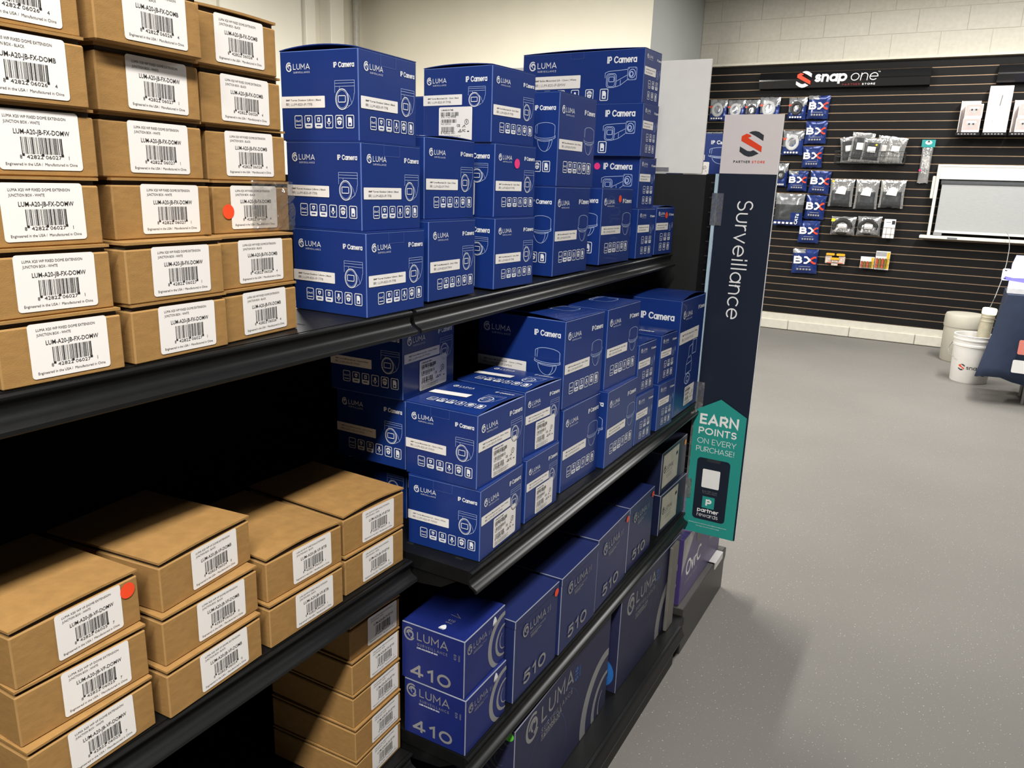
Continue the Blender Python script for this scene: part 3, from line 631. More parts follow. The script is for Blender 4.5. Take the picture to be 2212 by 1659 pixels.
# ---- blue camera boxes
def put(t, name, art, frame, off=(0, 0)):
    O, U, V, N = frame; O = Vector(O) + Vector(U) * off[0] + Vector(V) * off[1] + Vector(N) * .0003
    return art.mesh(name, O, U, V, N)
def face_art(kind, W, H, spec=''):
    """the printed pieces of one face, each an Art of its own"""
    Lg, Ti, Dr, Ic = Art(), Art(), Art(), Art(); D = {'logo_print': Lg, 'title_print': Ti, 'drawing_print': Dr, 'icon_print': Ic}
    if kind == 'turret' and spec == 'f':
        logo(Lg, W * .08, H * .765, W * .33, WHITE); Ti.line('IP Camera', W * .66, H * .80, WHITE, width=W * .28, wt=.18, gap=.12, hs=1.55); turret(Dr, W * .70, H * .40, W * .95, H * .72, LINE)
    elif kind == 'turret' and spec == 's':
        logo(Lg, W * .06, H * .80, W * .29, WHITE); Ti.line('IP Camera', W * .63, H * .795, WHITE, width=W * .3, wt=.18, gap=.12, hs=1.55); turret(Dr, W * .67, H * .47, W * .91, H * .73, LINE)
    elif kind == 'turret':
        logo(Lg, W * .09, H * .795, W * .31, WHITE); Ti.line('IP Camera', W * .70, H * .80, WHITE, width=W * .255, wt=.18, gap=.12, hs=1.55)
        turret(Dr, W * .71, H * .345, W * .955, H * .66, LINE); icons(Ic, W * .18, H * .145, W * .94, W * .095, WHITE)
    elif kind == 'dome':
        logo(Lg, W * .07, H * .80, W * .32, WHITE); Ti.line('IP Camera', W * .66, H * .81, WHITE, width=W * .29, wt=.18, gap=.12, hs=1.55)
        dome(Dr, W * .67, H * .37, W * .96, H * .68, LINE); icons(Ic, W * .15, H * .155, W * .90, W * .10, WHITE)
    elif kind == 'bullet_end':
        logo(Lg, W * .12, H * .85, W * .34, WHITE); Ti.line('IP Camera', W * .70, H * .83, WHITE, width=W * .26, wt=.18, gap=.12, hs=1.55)
        bullet(Dr, W * .74, H * .50, W * .95, H * .68, LINE)
        icons(Ic, W * .28, H * .30, W * .84, W * .13, WHITE, (0, 1, 2)); icons(Ic, W * .27, H * .09, W * .83, W * .13, WHITE, (3, 4, 5))
    elif kind == 'bullet_side':
        logo(Lg, W * .06, H * .72, W * .235, WHITE); Ti.line('IP Camera', W * .71, H * .75, WHITE, width=W * .23, wt=.18, gap=.12, hs=1.55)
        bullet(Dr, W * .70, H * .30, W * .945, H * .66, LINE); icons(Ic, W * .07, H * .06, W * .73, W * .062, WHITE)
    elif kind == 'ptz':
        logo(Lg, W * .10, H * .855, W * .36, WHITE); Ti.line('IP Camera', W * .70, H * .885, WHITE, width=W * .26, wt=.18, gap=.12, hs=1.55)
        ptzcam(Dr, W * .34, H * .24, W * .76, H * .62, LINE)
    elif kind == 'ptz_side':
        logo(Lg, W * .08, H * .80, W * .3, WHITE); Ti.line('IP Camera', W * .50, H * .83, WHITE, width=W * .42, wt=.18, gap=.12, hs=1.55)
    elif kind == 'flat_dome':
        logo(Lg, W * .25, H * .12, W * .3, WHITE); Ti.line('IP Camera', W * .62, H * .16, WHITE, width=W * .24, wt=.18, gap=.12, hs=1.55); dome(Dr, W * .1, H * .35, W * .5, H * .8, LINE)
    return {k: a for k, a in D.items() if a.v}
def lay(t, key, arts, frame, post=None):
    """link each printed piece of a face under its box"""
    def f():
        r = []
        for nm, a in arts().items():
            me = put(t, nm, a, frame)
            if post: post(me)
            r.append((nm, me))
        return r
    for nm, me in cached(key, f): link(nm, me, t)
def tuck(a, u0, u1, H, m=LINE):
    a.stroke([(u0, H), (u0, H - .016), (u1, H - .016), (u1, H)], .0004, mat('tuck_edge', (.09, .14, .40), .5))
KINDS = {  # family, big text, code, spec sticker on: front / side / none, show side art, top art, tuck tab
 'tfb': ('turret', '8MP Turret Outdoor 2.8mm | Black', 'LUM-820-IP-TFB', '', 1, 0),
 'tmw': ('turret', '8MP Turret Motorized 2.8 - 12mm | White', 'LUM-820-IP-TMW', '', 0, 0),
 'tmb': ('turret', '8MP Turret Motorized 2.8 - 12mm | Black', 'LUM-820-IP-TMB', 's', 1, 0),
 'dmw': ('dome', '8MP Dome Motorized 2.8 - 12mm | White', 'LUM-820-IP-DMW', '', 1, 0),
 'dmb': ('dome', '8MP Dome Motorized 2.8 - 12mm | Black', 'LUM-820-IP-DMB', '', 1, 0),
 'bmw': ('bullet_end', '8MP Bullet Motorized 2.8 - 12mm | White', 'LUM-820-IP-BMW', '', 1, 0),
 'bms': ('bullet_end', '8MP Bullet Motorized 2.8 - 12mm | Black', 'LUM-820-IP-BMB', '', 0, 0),
 'f': ('turret', '4MP Turret Motorized 2.8 - 12mm | White', 'LUM-420-IP-TMW', 'f', 1, 1),
 'g': ('turret', '4MP Turret Motorized 2.8 - 12mm | Black', 'LUM-420-IP-TMB', 'f', 0, 1),
 'bk': ('turret', '4MP Turret Motorized 2.8 - 12mm | White', 'LUM-420-IP-TMW', 'f', 1, 0),
 'h': ('dome', '4MP Dome Motorized 2.8 - 12mm | White', 'LUM-420-IP-DMW', '', 1, 2),
 'i': ('dome', '4MP Dome Motorized 2.8 - 12mm | Black', 'LUM-420-IP-DMB', '', 1, 2),
 'j': ('bullet_end', '4MP Bullet Motorized 2.8 - 12mm | White', 'LUM-420-IP-BMW', '', 0, 2),
 'k': ('bullet_end', '4MP Bullet Motorized 2.8 - 12mm | Black', 'LUM-420-IP-BMB', '', 0, 1),
 'bu': ('dome', '8MP Dome Motorized 2.8 - 12mm | White', 'LUM-820-IP-DMW', '', 1, 0),
 'ptz': ('ptz', '4MP PTZ 25X Optical Zoom | White', 'LUM-420-IP-PTZ-25X', 'p', 1, 0)}
LAB = {'turret': ((.03, .365, .62, .135), (.0, .37, .58, .13)), 'dome': ((.02, .40, .62, .11), (.0, .37, .58, .115)), 'bullet_end': ((.02, .53, .66, .15), (.06, .31, .44, .25)), 'ptz': ((.02, .63, .78, .105), (.0, .3, .4, .1))}
LABL420 = (.02, .50, .67, .13)
BD = {
 'tfb': 'blue camera box in the stack right next to the brown cartons, top shelf', 'tmw': 'blue box in the second blue stack from the cartons, top shelf',
 'tmb': 'blue turret camera box in the third blue stack, top shelf', 'dmw': 'tall blue dome camera box in the fourth blue stack, top shelf',
 'dmb': 'tall blue dome camera box with an orange sticker, standing single on the top shelf', 'bmw': 'long blue bullet camera box in the four-high stack, top shelf',
 'bms': 'small blue box with orange sticker at the far end of the top shelf',
 'bu': 'blue box mostly hidden behind the third blue stack, top shelf',
 'f': 'blue camera box at the near front corner, middle shelf', 'g': 'blue box with spec sticker, second from the near corner, middle shelf',
 'bk': 'shaded blue box in the stack at the back of the middle shelf', 'h': 'tall blue dome camera box behind the near corner boxes, middle shelf',
 'i': 'tall blue dome camera box beside the narrow boxes, middle blue shelf', 'j': 'narrow blue box next to the tall dome boxes, middle blue shelf',
 'k': 'narrow blue box next to the tallest box, middle blue shelf', 'ptz': 'tallest blue camera box, with a silver spec sticker, beside the navy sign'}
BG = dict.fromkeys(('tfb', 'tmw', 'tmb', 'dmw', 'dmb', 'bmw', 'bms', 'bu'), 'blue camera boxes on the top shelf')
ARCH = {'tfb': (.006, 'x'), 'tmb': (.004, 'x'), 'bmw': (.004, 'x'), 'f': (.005, 'y'), 'g': (.005, 'y'), 'ptz': (.012, 'y'), 'h': (.008, 'x'), 'tmw': (.003, 'y'), 'k': (.004, 'y'), 'j': (.003, 'y'), 'bms': (.005, 'y')}
DEP = {'tmw': .15, 'dmw': .16, 'dmb': .2, 'bmw': .345, 'bms': .3, 'f': .14, 'g': .15, 'h': .2, 'i': .2, 'j': .22, 'k': .22, 'ptz': .22, 'bk': .15}
TOPP = 0
def blue_box(k, i, n, p, z, d, w, h):
    fam, big, code, spec, side, topa = KINDS[k]; top = i == n - 1
    lab = (ORD[n][i] + ' ' if n > 1 else '') + BD[k]
    t = empty('camera_box', (p[0], p[1], z), radians(p[2]), lab, 'box', BG.get(k, 'blue camera boxes on the middle blue shelf'))
    arch = ARCH.get(k, (0, 'y'))
    hb = h - .0016
    link('box_body', body_mesh(d, w, hb, BLUE, BLUEE), t)
    link('top_flap', flap_mesh(d, w, hb, BLUE, arch[0] if top else 0., arch[1]), t)
    L = LABL420 if (spec == 'f') else LAB[fam][0]
    def fr():
        F = face_art(fam, w, hb, 'f' if spec == 'f' else '')
        if k == 'tfb': F['tuck_tab'] = Art(); tuck(F['tuck_tab'], w * .36, w * .62, hb)
        return F
    lay(t, ('fp', k), fr, FR(d, w, h))
    link('front_label', cached(('fl', k), lambda: put(t, 'front_label', strip_label(w, hb, big, code, w * L[2], hb * L[3]), FR(d, w, h), (w * L[0], hb * L[1]))), t)
    if spec == 'f': link('spec_sticker', cached(('ss', k), lambda: put(t, 'spec_sticker', spec_sticker(w * .54, hb * .43, code, 3), FR(d, w, h), (w * .30, hb * .045))), t)
    if spec == 'p': link('spec_sticker', cached(('ss', k), lambda: put(t, 'spec_sticker', spec_sticker(w * .40, hb * .17, code, 3), FR(d, w, h), (w * .42, hb * .045))), t)
    if side:
        sf = {'bullet_end': 'bullet_side', 'ptz': 'ptz_side'}.get(fam, fam); M_ = LAB[fam][1]
        def sd():
            F = face_art(sf, d, hb, 's' if spec == 's' else '')
            if k in ('f', 'bmw'): F['tuck_tab'] = Art(); tuck(F['tuck_tab'], d * (.36 if k == 'f' else .41), d * (.62 if k == 'f' else .52), hb)
            return F
        lay(t, ('sp', k), sd, SD(d, w, h))
        if fam != 'ptz':
            if spec == 's': M_ = (.0, .50, .58, .14)
            link('side_label', cached(('sl', k), lambda: put(t, 'side_label', strip_label(d, hb, big, code, d * M_[2], hb * M_[3]), SD(d, w, h), (d * M_[0], hb * M_[1]))), t)
        if spec == 's': link('spec_sticker', cached(('ss', k), lambda: put(t, 'spec_sticker', spec_sticker(d * .49, hb * .46, code, 9), SD(d, w, h), (d * .24, hb * .015))), t)
    if topa and top:
        ar = arch[0] if arch[1] == 'y' else 0
        def tp():
            F = face_art(fam if topa == 1 and fam != 'bullet_end' else 'flat_dome', d if topa == 1 else w, w if topa == 1 else d)
            if topa == 1: F['label_print'] = Art(); F['label_print'].rect(0, w * .42, d * .55, w * .55, PAPER)
            return F
        def bend(m):
            for v in m.vertices:
                T = min(1, max(0, v.co.y / w)); v.co.z += .0003
                if arch[1] == 'y': v.co.z += arch[0] * max(0, sin(pi * T)) ** .8 * (1 + v.co.x / d)
                else: v.co.z += arch[0] * max(0, sin(pi * min(1, max(0, 1 + v.co.x / d)))) ** .8 * (1 - T)
        lay(t, ('tp', k), tp, TPs(d, w, h) if topa == 1 else TPf(d, w, h), bend)
    return t
for k in KINDS:
    z, (w_, d_, h_), ps = STK[k]; d_ = DEP.get(k, d_)
    for i, p in enumerate(ps):
        t = blue_box(k, i, len(ps), p, z + i * h_ + .0005, d_, w_, h_)
        if k == 'tmb' and i == 1: dot(t, PINK, .0085, w_ * .52, h_ * .74, 'pink round sticker')
        if k == 'dmb': dot(t, ORANGE, .0085, w_ * .56, h_ * .86, 'orange round sticker')
        if k == 'bms': dot(t, ORANGE, .0085, w_ * .55, h_ * .83, 'orange round sticker')
        if k == 'bmw' and i == 1:
            def sdot(): a = Art(); a.disc(0, 0, .0085, PINK, 28, .0004); return a.mesh('round_sticker', (0, 0, 0), (1, 0, 0), (0, 0, 1), (0, -1, 0))
            o = link('round_sticker', sdot(), t); o.location = (-.118, -.0006, h_ * .80); o['label'] = 'pink round sticker'

# ---- dark blue boxes on the lower shelf and the base
def dark_box(name, k, i, label, group, fart, sart=None, tart=None, d=None, body=NAVY, bodye=NAVYE, lidlip=0.):
    z, (w_, d0, h_), ps = STK[k]; d = d or d0; p = ps[i]
    t = empty(name, (p[0], p[1], z + i * h_ + .0005), radians(p[2]), label, 'box', group)
    link('box_body', body_mesh(d, w_, h_ - .0004, body, bodye, .0014), t)
    if lidlip: MB().box(-d - .0, .0012, -.0012, w_ + .0012, h_ - lidlip, h_ + .0012, body).obj('box_lid', t, bevel=.0012, bmat=bodye)
    for nm, art, fr in (('front_print', fart, FR), ('side_print', sart, SD), ('top_print', tart, TPs)):
        if art:
            r = cached((nm, k, art.__name__), lambda: [(q, x.mesh(q, *fr(d, w_, h_ + (.0014 if (nm == 'top_print' and lidlip) else 0)))) for q, x in art(w_ if nm == 'front_print' else d, w_ if nm == 'top_print' else h_).items()])
            for q, me in r:
                o = link(q, me, t)
                if lidlip and nm == 'front_print': o.location = (.0014, 0, 0)
    return t
def clipu(a, U):
    a.v = [(min(x, U), max(y, .0012), n) for x, y, n in a.v]; return a
def swirl(a, cx, cy, r, m):
    a.stroke(a.arc(cx, cy, r, r, 62, 262, 30), r * .10, m, w2=r * .26)
    a.stroke(a.arc(cx + r * .05, cy - r * .05, r * .58, r * .60, 75, 285, 26), r * .06, m, w2=r * .14)
    a.stroke(a.arc(cx + r * .05, cy - r * .05, r * .32, r * .36, 120, 300, 18), r * .03, m, w2=r * .05)
def cam_icon(a, u, v, s):
    a.poly([(u, v), (u + s, v), (u + s, v + s * .3), (u + s * .75, v + s * .8), (u + s * .45, v + s), (u + s * .15, v + s * .6)], WHITE); a.rect(u + s * .05, v - s * .16, u + s * .9, v - s * .08, WHITE)
def art410s(W, H):
    a, b, c = Art(), Art(), Art(); logo(a, W * .05, H * .745, W * .70, SILVER)
    c.text('LUM-410-DOM-IP-WH', W * .25, H * .60, WHITE, width=W * .33, bold=.03)
    c.text('410', W * .875, H * .63, SILVER, h=H * .05, rot=pi / 2); c.text('SERIES', W * .93, H * .63, SILVER, h=H * .028, rot=pi / 2)
    b.line('410', W * .14, H * .09, SILVER, h=H * .215, width=W * .66, wt=.19, gap=.22); return {'logo_print': a, 'number_print': b, 'small_print': c}
def art410f(W, H):
    a, b, c = Art(), Art(), Art(); logo(a, W * .07, H * .74, W * .46, SILVER); c.rect(W * .2, H * .655, W * .42, H * .665, SILVER)
    c.text('410', W * .60, H * .72, SILVER, h=H * .035, rot=pi / 2); c.text('SERIES', W * .64, H * .72, SILVER, h=H * .02, rot=pi / 2)
    d = Art(); cam_icon(d, W * .67, H * .83, W * .10); swirl(b, W * .97, H * .40, W * .36, SILVER); return {'logo_print': a, 'swirl_print': clipu(b, W * .995), 'small_print': c, 'icon_print': d}
def art410t(W, H):
    a = Art(); cam_icon(a, W * .52, H * .10, W * .10); c = Art(); c.text('410', W * .53, H * .28, SILVER, h=H * .05); c.text('SERIES', W * .53, H * .235, SILVER, h=H * .025); c.stroke([(W * .5, H * .42), (W * .66, H * .4), (W * .56, H * .47)], .001, SILVER); return {'icon_print': a, 'small_print': c}
def art510f(W, H):
    a, b, c = Art(), Art(), Art(); logo(a, W * .17, H * .74, W * .52, SILVER); a.rect(W * .34, H * .655, W * .58, H * .664, SILVER); a.rect(W * .34, H * .635, W * .5, H * .641, SILVER)
    c.text('510', W * .755, H * .74, SILVER, h=H * .035, rot=pi / 2); c.text('SERIES', W * .80, H * .74, SILVER, h=H * .022, rot=pi / 2)
    b.line('510', W * .20, H * .105, SILVER, h=H * .16, width=W * .53, wt=.19, gap=.22); return {'logo_print': a, 'number_print': b, 'small_print': c}
def artnvr(W, H):
    a, b, c, d = Art(), Art(), Art(), Art(); logo(a, W * .10, H * .77, W * .46, SILVER)
    m = mat('faint_blue_ink', (.045, .085, .27), .4)
    d.stroke(d.arc(W * .30, H * .30, W * .20, H * .42, 0, 150, 30), .0012, m); d.stroke(d.arc(W * .42, H * .30, W * .24, H * .5, 10, 130, 30), .0012, m)
    a.text('8 CHANNEL NVR', W * .24, H * .625, SILVER, width=W * .2, bold=.02); a.text('LUM-510-NVR-8CH', W * .24, H * .595, SILVER, width=W * .18, bold=.02)
    c.text('510', W * .605, H * .75, SKYINK, h=H * .06, rot=pi / 2, bold=.02); c.text('SERIES', W * .635, H * .75, SKYINK, h=H * .03, rot=pi / 2)
    swirl(b, W * .965, H * .10, H * .50, SILVER); return {'logo_print': a, 'swirl_print': clipu(b, W * .997), 'number_print': c, 'arc_print': d}
def artnvrs(W, H):
    a = Art(); swirl(a, W * .75, H * .72, W * .30, mat('dim_grey_ink', (.07, .07, .08), .5)); return {'swirl_print': clipu(a, W * .97)}
def artnvrs2(W, H):
    a = Art(); a.ring(W * .62, H * .19, W * .26, W * .28, W * .12, SKYINK); return {'ring_print': a}
def artwhite(W, H):
    a = Art(); a.rect(W * .06, H * .12, W * .66, H * .92, mat('cream_label', (.55, .52, .44), .5))
    n = .0005; logo2 = Art(); logo(logo2, W * .10, H * .50, W * .34, INK)
    b = len(a.v); a.v += [(x, y, n) for x, y, _ in logo2.v]
    for f in logo2.f: a.f.append([b + q for q in f])
    if INK not in a.ms: a.ms.append(INK)
    a.m += [a.ms.index(INK)] * len(logo2.f)
    a.stroke([(W * .47, H * .45), (W * .45, H * .52), (W * .48, H * .6)], .0014, INK, n=n); a.poly([(W * .55, H * .68), (W * .62, H * .7), (W * .62, H * .78), (W * .56, H * .76)], INK, n)
    for q in (.36, .31): a.rect(W * .22, H * q, W * .42, H * (q + .012), GREYINK, n)
    return {'front_label': a}
for i in range(2):
    dark_box('recorder_box', 'a', i, ['lower', 'upper'][i] + ' dark blue box reading 410, stacked at the near end of the lower blue shelf', 'dark blue boxes on the lower blue shelf', art410f, art410s, art410t, body=mat('deep_blue_card', (.010, .020, .15), .40, spec=.35))
EDESC = ['dark blue box reading 510 with orange sticker, next to the two 410 boxes', 'second dark blue box reading 510, without a sticker', 'third dark blue box reading 510, with orange sticker, from the near end', 'farthest dark blue box reading 510, with orange sticker, beside the cream-labelled boxes']
for i in range(4):
    k = 'e%d' % i; t = dark_box('recorder_box', k, 0, EDESC[i], 'dark blue boxes on the lower blue shelf', art510f, d=.22, lidlip=.016)
    w_, d_, h_ = STK[k][1]
    if i != 1: dot(t, ORANGE, .0085, w_ * .93, h_ * .90, 'orange round sticker').location.x = .002
for i in range(2):
    t = dark_box('recorder_box', 'd', i, ['lower', 'upper'][i] + ' navy box with cream label at the far end of the lower shelf', 'dark blue boxes on the lower blue shelf', artwhite, d=.3, body=mat('blackish_navy_card', (.010, .014, .045), .4))
    if i: dot(t, AMBER, .0085, STK['d'][1][0] * .92, STK['d'][1][2] * .82, 'amber round sticker')
t = dark_box('recorder_box', 'n', 0, 'large dark blue recorder box with silver swirl standing nearest on the base deck', 'large recorder boxes on the base deck', artnvr, artnvrs, d=.13, body=mat('slate_navy_card', (.026, .028, .075), .45, spec=.3))
a = Art(); a.disc(0, 0, .0115, GREEN, 24, .0005); a.poly(a.arc(0, 0, .0112, .0112, 80, 190, 12) + [(0, 0)], ORANGE, .0007)
o = link('round_sticker', a.mesh('round_sticker', (0, 0, 0), (1, 0, 0), (0, 0, 1), (0, -1, 0)), t); o.location = (-.014, -.0004, STK['n'][1][2] - .014); o['label'] = 'green and orange round sticker'
dark_box('recorder_box', 'n2', 0, 'large dark blue recorder box with silver swirl standing farther along the base deck', 'large recorder boxes on the base deck', artnvr, artnvrs2, d=.13, body=mat('slate_navy_card', (.026, .028, .075), .45, spec=.3))

# ------------------------------------------------------------------ signs at the end of the row
NAVYB = mat('navy_board', (.010, .016, .032), .35, var=.03, vscale=4)
SCARD = mat('pinkish_white_board', (.70, .64, .645), .45, var=.015)
TEAL = mat('teal_board', (.022, .30, .265), .4, var=.03, vscale=6)
CLEAR = film('clear_plastic', (.9, .9, .9), .3)
EDGE = mat('bright_board_edge', (.85, .85, .87), .3)
LTXT = mat('white_lettering', (.88, .88, .88), .45, var=.01)
RED = mat('orange_red_print', (.80, .06, .012), .4, var=.03)
DARKP = mat('charcoal_print', (.025, .03, .04), .45)
def smark(a, u, v, s, top, mid, n=.0006):
    """angular S mark, height s, lower left at (u, v)"""
    P = lambda pts: [(u + x * s, v + y * s) for x, y in pts]
    a.poly(P([(.33, .94), (.45, .99), (.58, 1.0), (.72, .97), (.93, .84), (.93, .62), (.62, .80)][::-1]), top, n)
    a.poly(P([(.05, .80), (.24, .90), (.40, .85), (.44, .79), (.31, .74), (.90, .40), (.90, .18), (.05, .62)][::-1]), mid, n)
    a.poly(P([(.02, .40), (.02, .20), (.22, .06), (.40, .0), (.55, .02), (.80, .13), (.58, .26), (.46, .215), (.34, .225)]), top, n)
FACE = lambda x, y, z: ((x, y, z), (1, 0, 0), (0, 0, 1), (0, -1, 0))
def pr(name, art, parent, x, y, z): return link(name, art.mesh(name, *FACE(x, y, z)), parent)
t = empty('aisle_sign', (.1085, 1.235, .3817), 0, 'tall narrow navy flag sign reading Surveillance with a pale card on top', 'sign'); t.scale = (1.0184,) * 3
MB().box(0, .150, -.002, .002, .0, 1.036, NAVYB).obj('sign_board', t)
MB().box(0, .150, -.0025, .002, 1.0365, 1.185, SCARD).obj('top_card', t)['label'] = 'pale card with an orange and charcoal S mark'
MB().box(.150, .1512, -.003, .003, .0, 1.185, EDGE).obj('board_edge', t)
MB().box(-.0095, -.001, -.003, .003, .33, 1.035, mat('plexi_edge', (.45, .60, .70), .12, spec=.8)).obj('clear_edge', t)
for z in (.375, .90): MB().box(-.013, .018, -.005, -.003, z, z + .085, CLEAR).obj('clear_clip', t)
a = Art(); smark(a, .046, 1.080, .064, DARKP, RED); pr('logo_print', a, t, 0, -.0026, 0)
a = Art(); a.line('PARTNER', .034, 1.064, DARKP, h=.0062, width=.043, wt=.2, gap=.32); a.line('STORE', .082, 1.064, RED, h=.0062, width=.033, wt=.2, gap=.32); pr('lettering', a, t, 0, -.0026, 0)
a = Art(); a.line('Surveillance', .056, .968, LTXT, h=.042, width=.318, rot=-pi / 2, wt=.085, gap=.17); pr('lettering', a, t, 0, -.0022, 0)
t = empty('rewards_sign', (.1066, 1.226, .3843), 0, 'teal arrow-topped hanging sign reading EARN POINTS ON EVERY PURCHASE', 'sign'); t.scale = (1.0199,) * 3
MB().prism([(0, 0), (.148, 0), (.148, .374), (.072, .416), (0, .374)], -.0012, .0012, TEAL).obj('sign_board', t)
MB().box(-.004, .012, -.004, -.0015, .105, .165, CLEAR).obj('clear_clip', t)
MB().box(-.006, -.0005, -.001, .001, .0, .372, CLEAR).obj('clear_edge', t)
a = Art(); a.line('EARN', .018, .337, LTXT, h=.031, width=.110, wt=.20, gap=.14); a.line('POINTS', .017, .307, LTXT, h=.0205, width=.109, wt=.18, gap=.14)
a.line('ON EVERY', .016, .279, LTXT, h=.0165, width=.112, wt=.085, gap=.15); a.line('PURCHASE!', .015, .254, LTXT, h=.0160, width=.110, wt=.085, gap=.15); pr('lettering', a, t, 0, -.0013, 0)
a = Art(); a.rrect(.022, .045, .118, .236, .011, NAVYB, .0003); a.rrect(.05, .226, .09, .236, .004, DARKP, .0005); pr('phone_print', a, t, 0, -.0013, 0)
a = Art(); a.rrect(.041, .146, .092, .203, .003, LTXT, .0006); pr('blank_square_print', a, t, 0, -.0013, 0)
a = Art(); a.text('Scan QR Code', .067, .133, GREYINK, width=.044, align='c', n=.0006); a.text('To Learn More', .067, .127, GREYINK, width=.044, align='c', n=.0006); pr('lettering', a, t, 0, -.0013, 0)
a = Art(); a.rect(.048, .083, .084, .119, TEAL, .0006); a.line('P', .067, .091, LTXT, h=.020, align='c', n=.0009, wt=.24); pr('logo_print', a, t, 0, -.0013, 0)
a = Art(); a.line('partner', .067, .069, LTXT, h=.0125, width=.062, align='c', n=.0006, wt=.18, gap=.12); a.line('rewards', .067, .054, LTXT, h=.0125, width=.062, align='c', n=.0006, wt=.085, gap=.14)
a.text('Rewards points are earned on every eligible purchase in store.', .014, .030, LTXT, width=.113, n=.0006); a.text('Terms apply. Ask a team member for details.', .036, .022, LTXT, width=.07, n=.0006); pr('lettering', a, t, 0, -.0013, 0)
# purple product box on the end unit's base
PURP = mat('purple_print', (.060, .040, .17), .38, var=.08, vscale=5)
t = empty('product_box', (.13, 1.165, .1565), 0, 'purple and grey product box standing low on the end unit base', 'box')
MB().box(-.12, 0, 0, .46, 0, .221, PURP).obj('box_body', t, bevel=.002)
a = Art(); a.poly([(0, .10), (.0, .219), (.13, .219)], mat('grey_print', (.38, .36, .36), .5), .0004); pm_ = a.mesh('panel_print', *FR(0, 0, 0)); link('panel_print', pm_, t)
a = Art(); a.text('OvrC', .05, .075, LTXT, h=.055, width=.16, bold=.012, res=4); a.text('powered inside', .05, .05, SILVER, width=.13); link('lettering', a.mesh('lettering', *FR(0, 0, 0)), t)
a = Art()
for i, q in enumerate(('Nano', 'Smart', 'Home')): a.text(q, .31, .15 - .03 * i, SILVER, h=.02, width=.10, bold=.02)
link('lettering', a.mesh('lettering', *FR(0, 0, 0)), t)
a = Art(); a.rrect(.14, .155, .20, .216, .02, mat('camera_grey', (.10, .10, .095), .4), .0005); a.rrect(.235, .16, .29, .218, .02, mat('camera_grey', (.10, .10, .095), .4), .0005); a.ring(.262, .195, .016, .02, .004, LTXT, n=.0007); link('camera_print', a.mesh('camera_print', *FR(0, 0, 0)), t)
t = tag(MB().box(.1305, .1506, 1.50, 1.60, .1585, .1600, PAPER).box(.1506, .1540, 1.50, 1.60, .135, .1595, PAPER).obj('shelf_tag'), 'small white folded tag clipped on the end unit base', 'tag')
# box and bag on top of the end unit
k = ('dome', '4MP Dome Motorized 2.8 - 12mm | Black', 'LUM-420-IP-DMB')
t = empty('camera_box', (.110, 1.43, 1.4345), 0, 'blue dome camera box on top of the end unit, behind the pale card', 'box')
d, w_, h = .22, .15, .118
link('box_body', body_mesh(d, w_, h, BLUE, BLUEE), t); link('top_flap', flap_mesh(d, w_, h, BLUE, 0, 'y'), t)
A_ = Art(); A_.text('IP Camera', d * .60, h * .76, WHITE, width=d * .3, bold=.035); me = put(t, 'title_print', A_, SD(d, w_, h)); link('title_print', me, t)
A_ = Art(); dome(A_, d * .58, h * .28, d * .93, h * .68, LINE); link('drawing_print', put(t, 'drawing_print', A_, SD(d, w_, h)), t)
link('side_label', put(t, 'side_label', strip_label(d, h, k[1], k[2], d * .48, h * .13), SD(d, w_, h), (d * .05, h * .37)), t)
link('spec_sticker', put(t, 'spec_sticker', spec_sticker(d * .36, h * .31, k[2], 4), SD(d, w_, h), (d * .24, .002)), t)

# ------------------------------------------------------------------ slat wall
SLAT = mat('black_slat', (.0085, .0085, .009), .6, spec=.16, var=.12, vscale=4, bump=.03, bscale=30)
GROOVE = mat('raw_fibreboard', (.42, .29, .19), .85, var=.15, vscale=8)
X0, X1 = -1.86, 4.2
sw = empty('slat_wall', (0, 7.395, 0), 0, 'wide black slat wall panel covering the back wall', 'wall panel')
MB().box(X0, X1, .001, .012, .165, 2.603, GROOVE).obj('backing_board', sw)
ms = MB().box(X0, X1, -.006, .001, .0, .0665, SLAT).mesh('slat', bevel=.0012)
for i in range(32):
    o = link('slat', ms, sw); o.location = (0, 0, 2.5325 - .0762 * i)
YW = 7.385
# header signs with raised letters
def canopy(x0, x1, label):
    t = empty('header_sign', (x0, 7.384, 2.37), 0, label, 'sign'); L = x1 - x0
    MB().prism([(0, 0), (-.052, .006), (-.080, .072), (-.080, .084), (-.055, .150), (0, .155)], 0, L, mat('gloss_black_sign', (.008, .008, .009), .16, spec=.6), axis='x').obj('sign_body', t)
    return t
t = canopy(-1.226, .284, 'black header sign with the white snap one lettering on the slat wall')
def extr(name, art, parent, loc, dep, m_side=None):
    me = art.mesh(name, (0, 0, 0), (1, 0, 0), (0, 0, 1), (0, -1, 0)); bm = bmesh.new(); bm.from_mesh(me)
    r = bmesh.ops.extrude_face_region(bm, geom=bm.faces[:]); bmesh.ops.translate(bm, vec=(0, dep, 0), verts=[v for v in r['geom'] if isinstance(v, bmesh.types.BMVert)])
    bmesh.ops.recalc_face_normals(bm, faces=bm.faces); bm.to_mesh(me); bm.free()
    o = link(name, me, parent); o.location = loc; return o
a = Art(); smark(a, 0, 0, .150, LTXT, RED, 0); extr('logo_letters', a, t, (.350, -.084, .004), .012)
a = Art(); a.line('snap', 0, 0, LTXT, h=.092, width=.285, wt=.22, n=0, gap=.07, slant=.1); extr('lettering', a, t, (.520, -.084, .052), .012)
a = Art(); a.line('one', 0, 0, LTXT, h=.092, width=.235, wt=.07, n=0, gap=.13, slant=.1); extr('lettering', a, t, (.838, -.084, .055), .012)
a = Art(); a.text('TM', 0, 0, LTXT, h=.010, n=0); extr('lettering', a, t, (1.072, -.084, .122), .012)
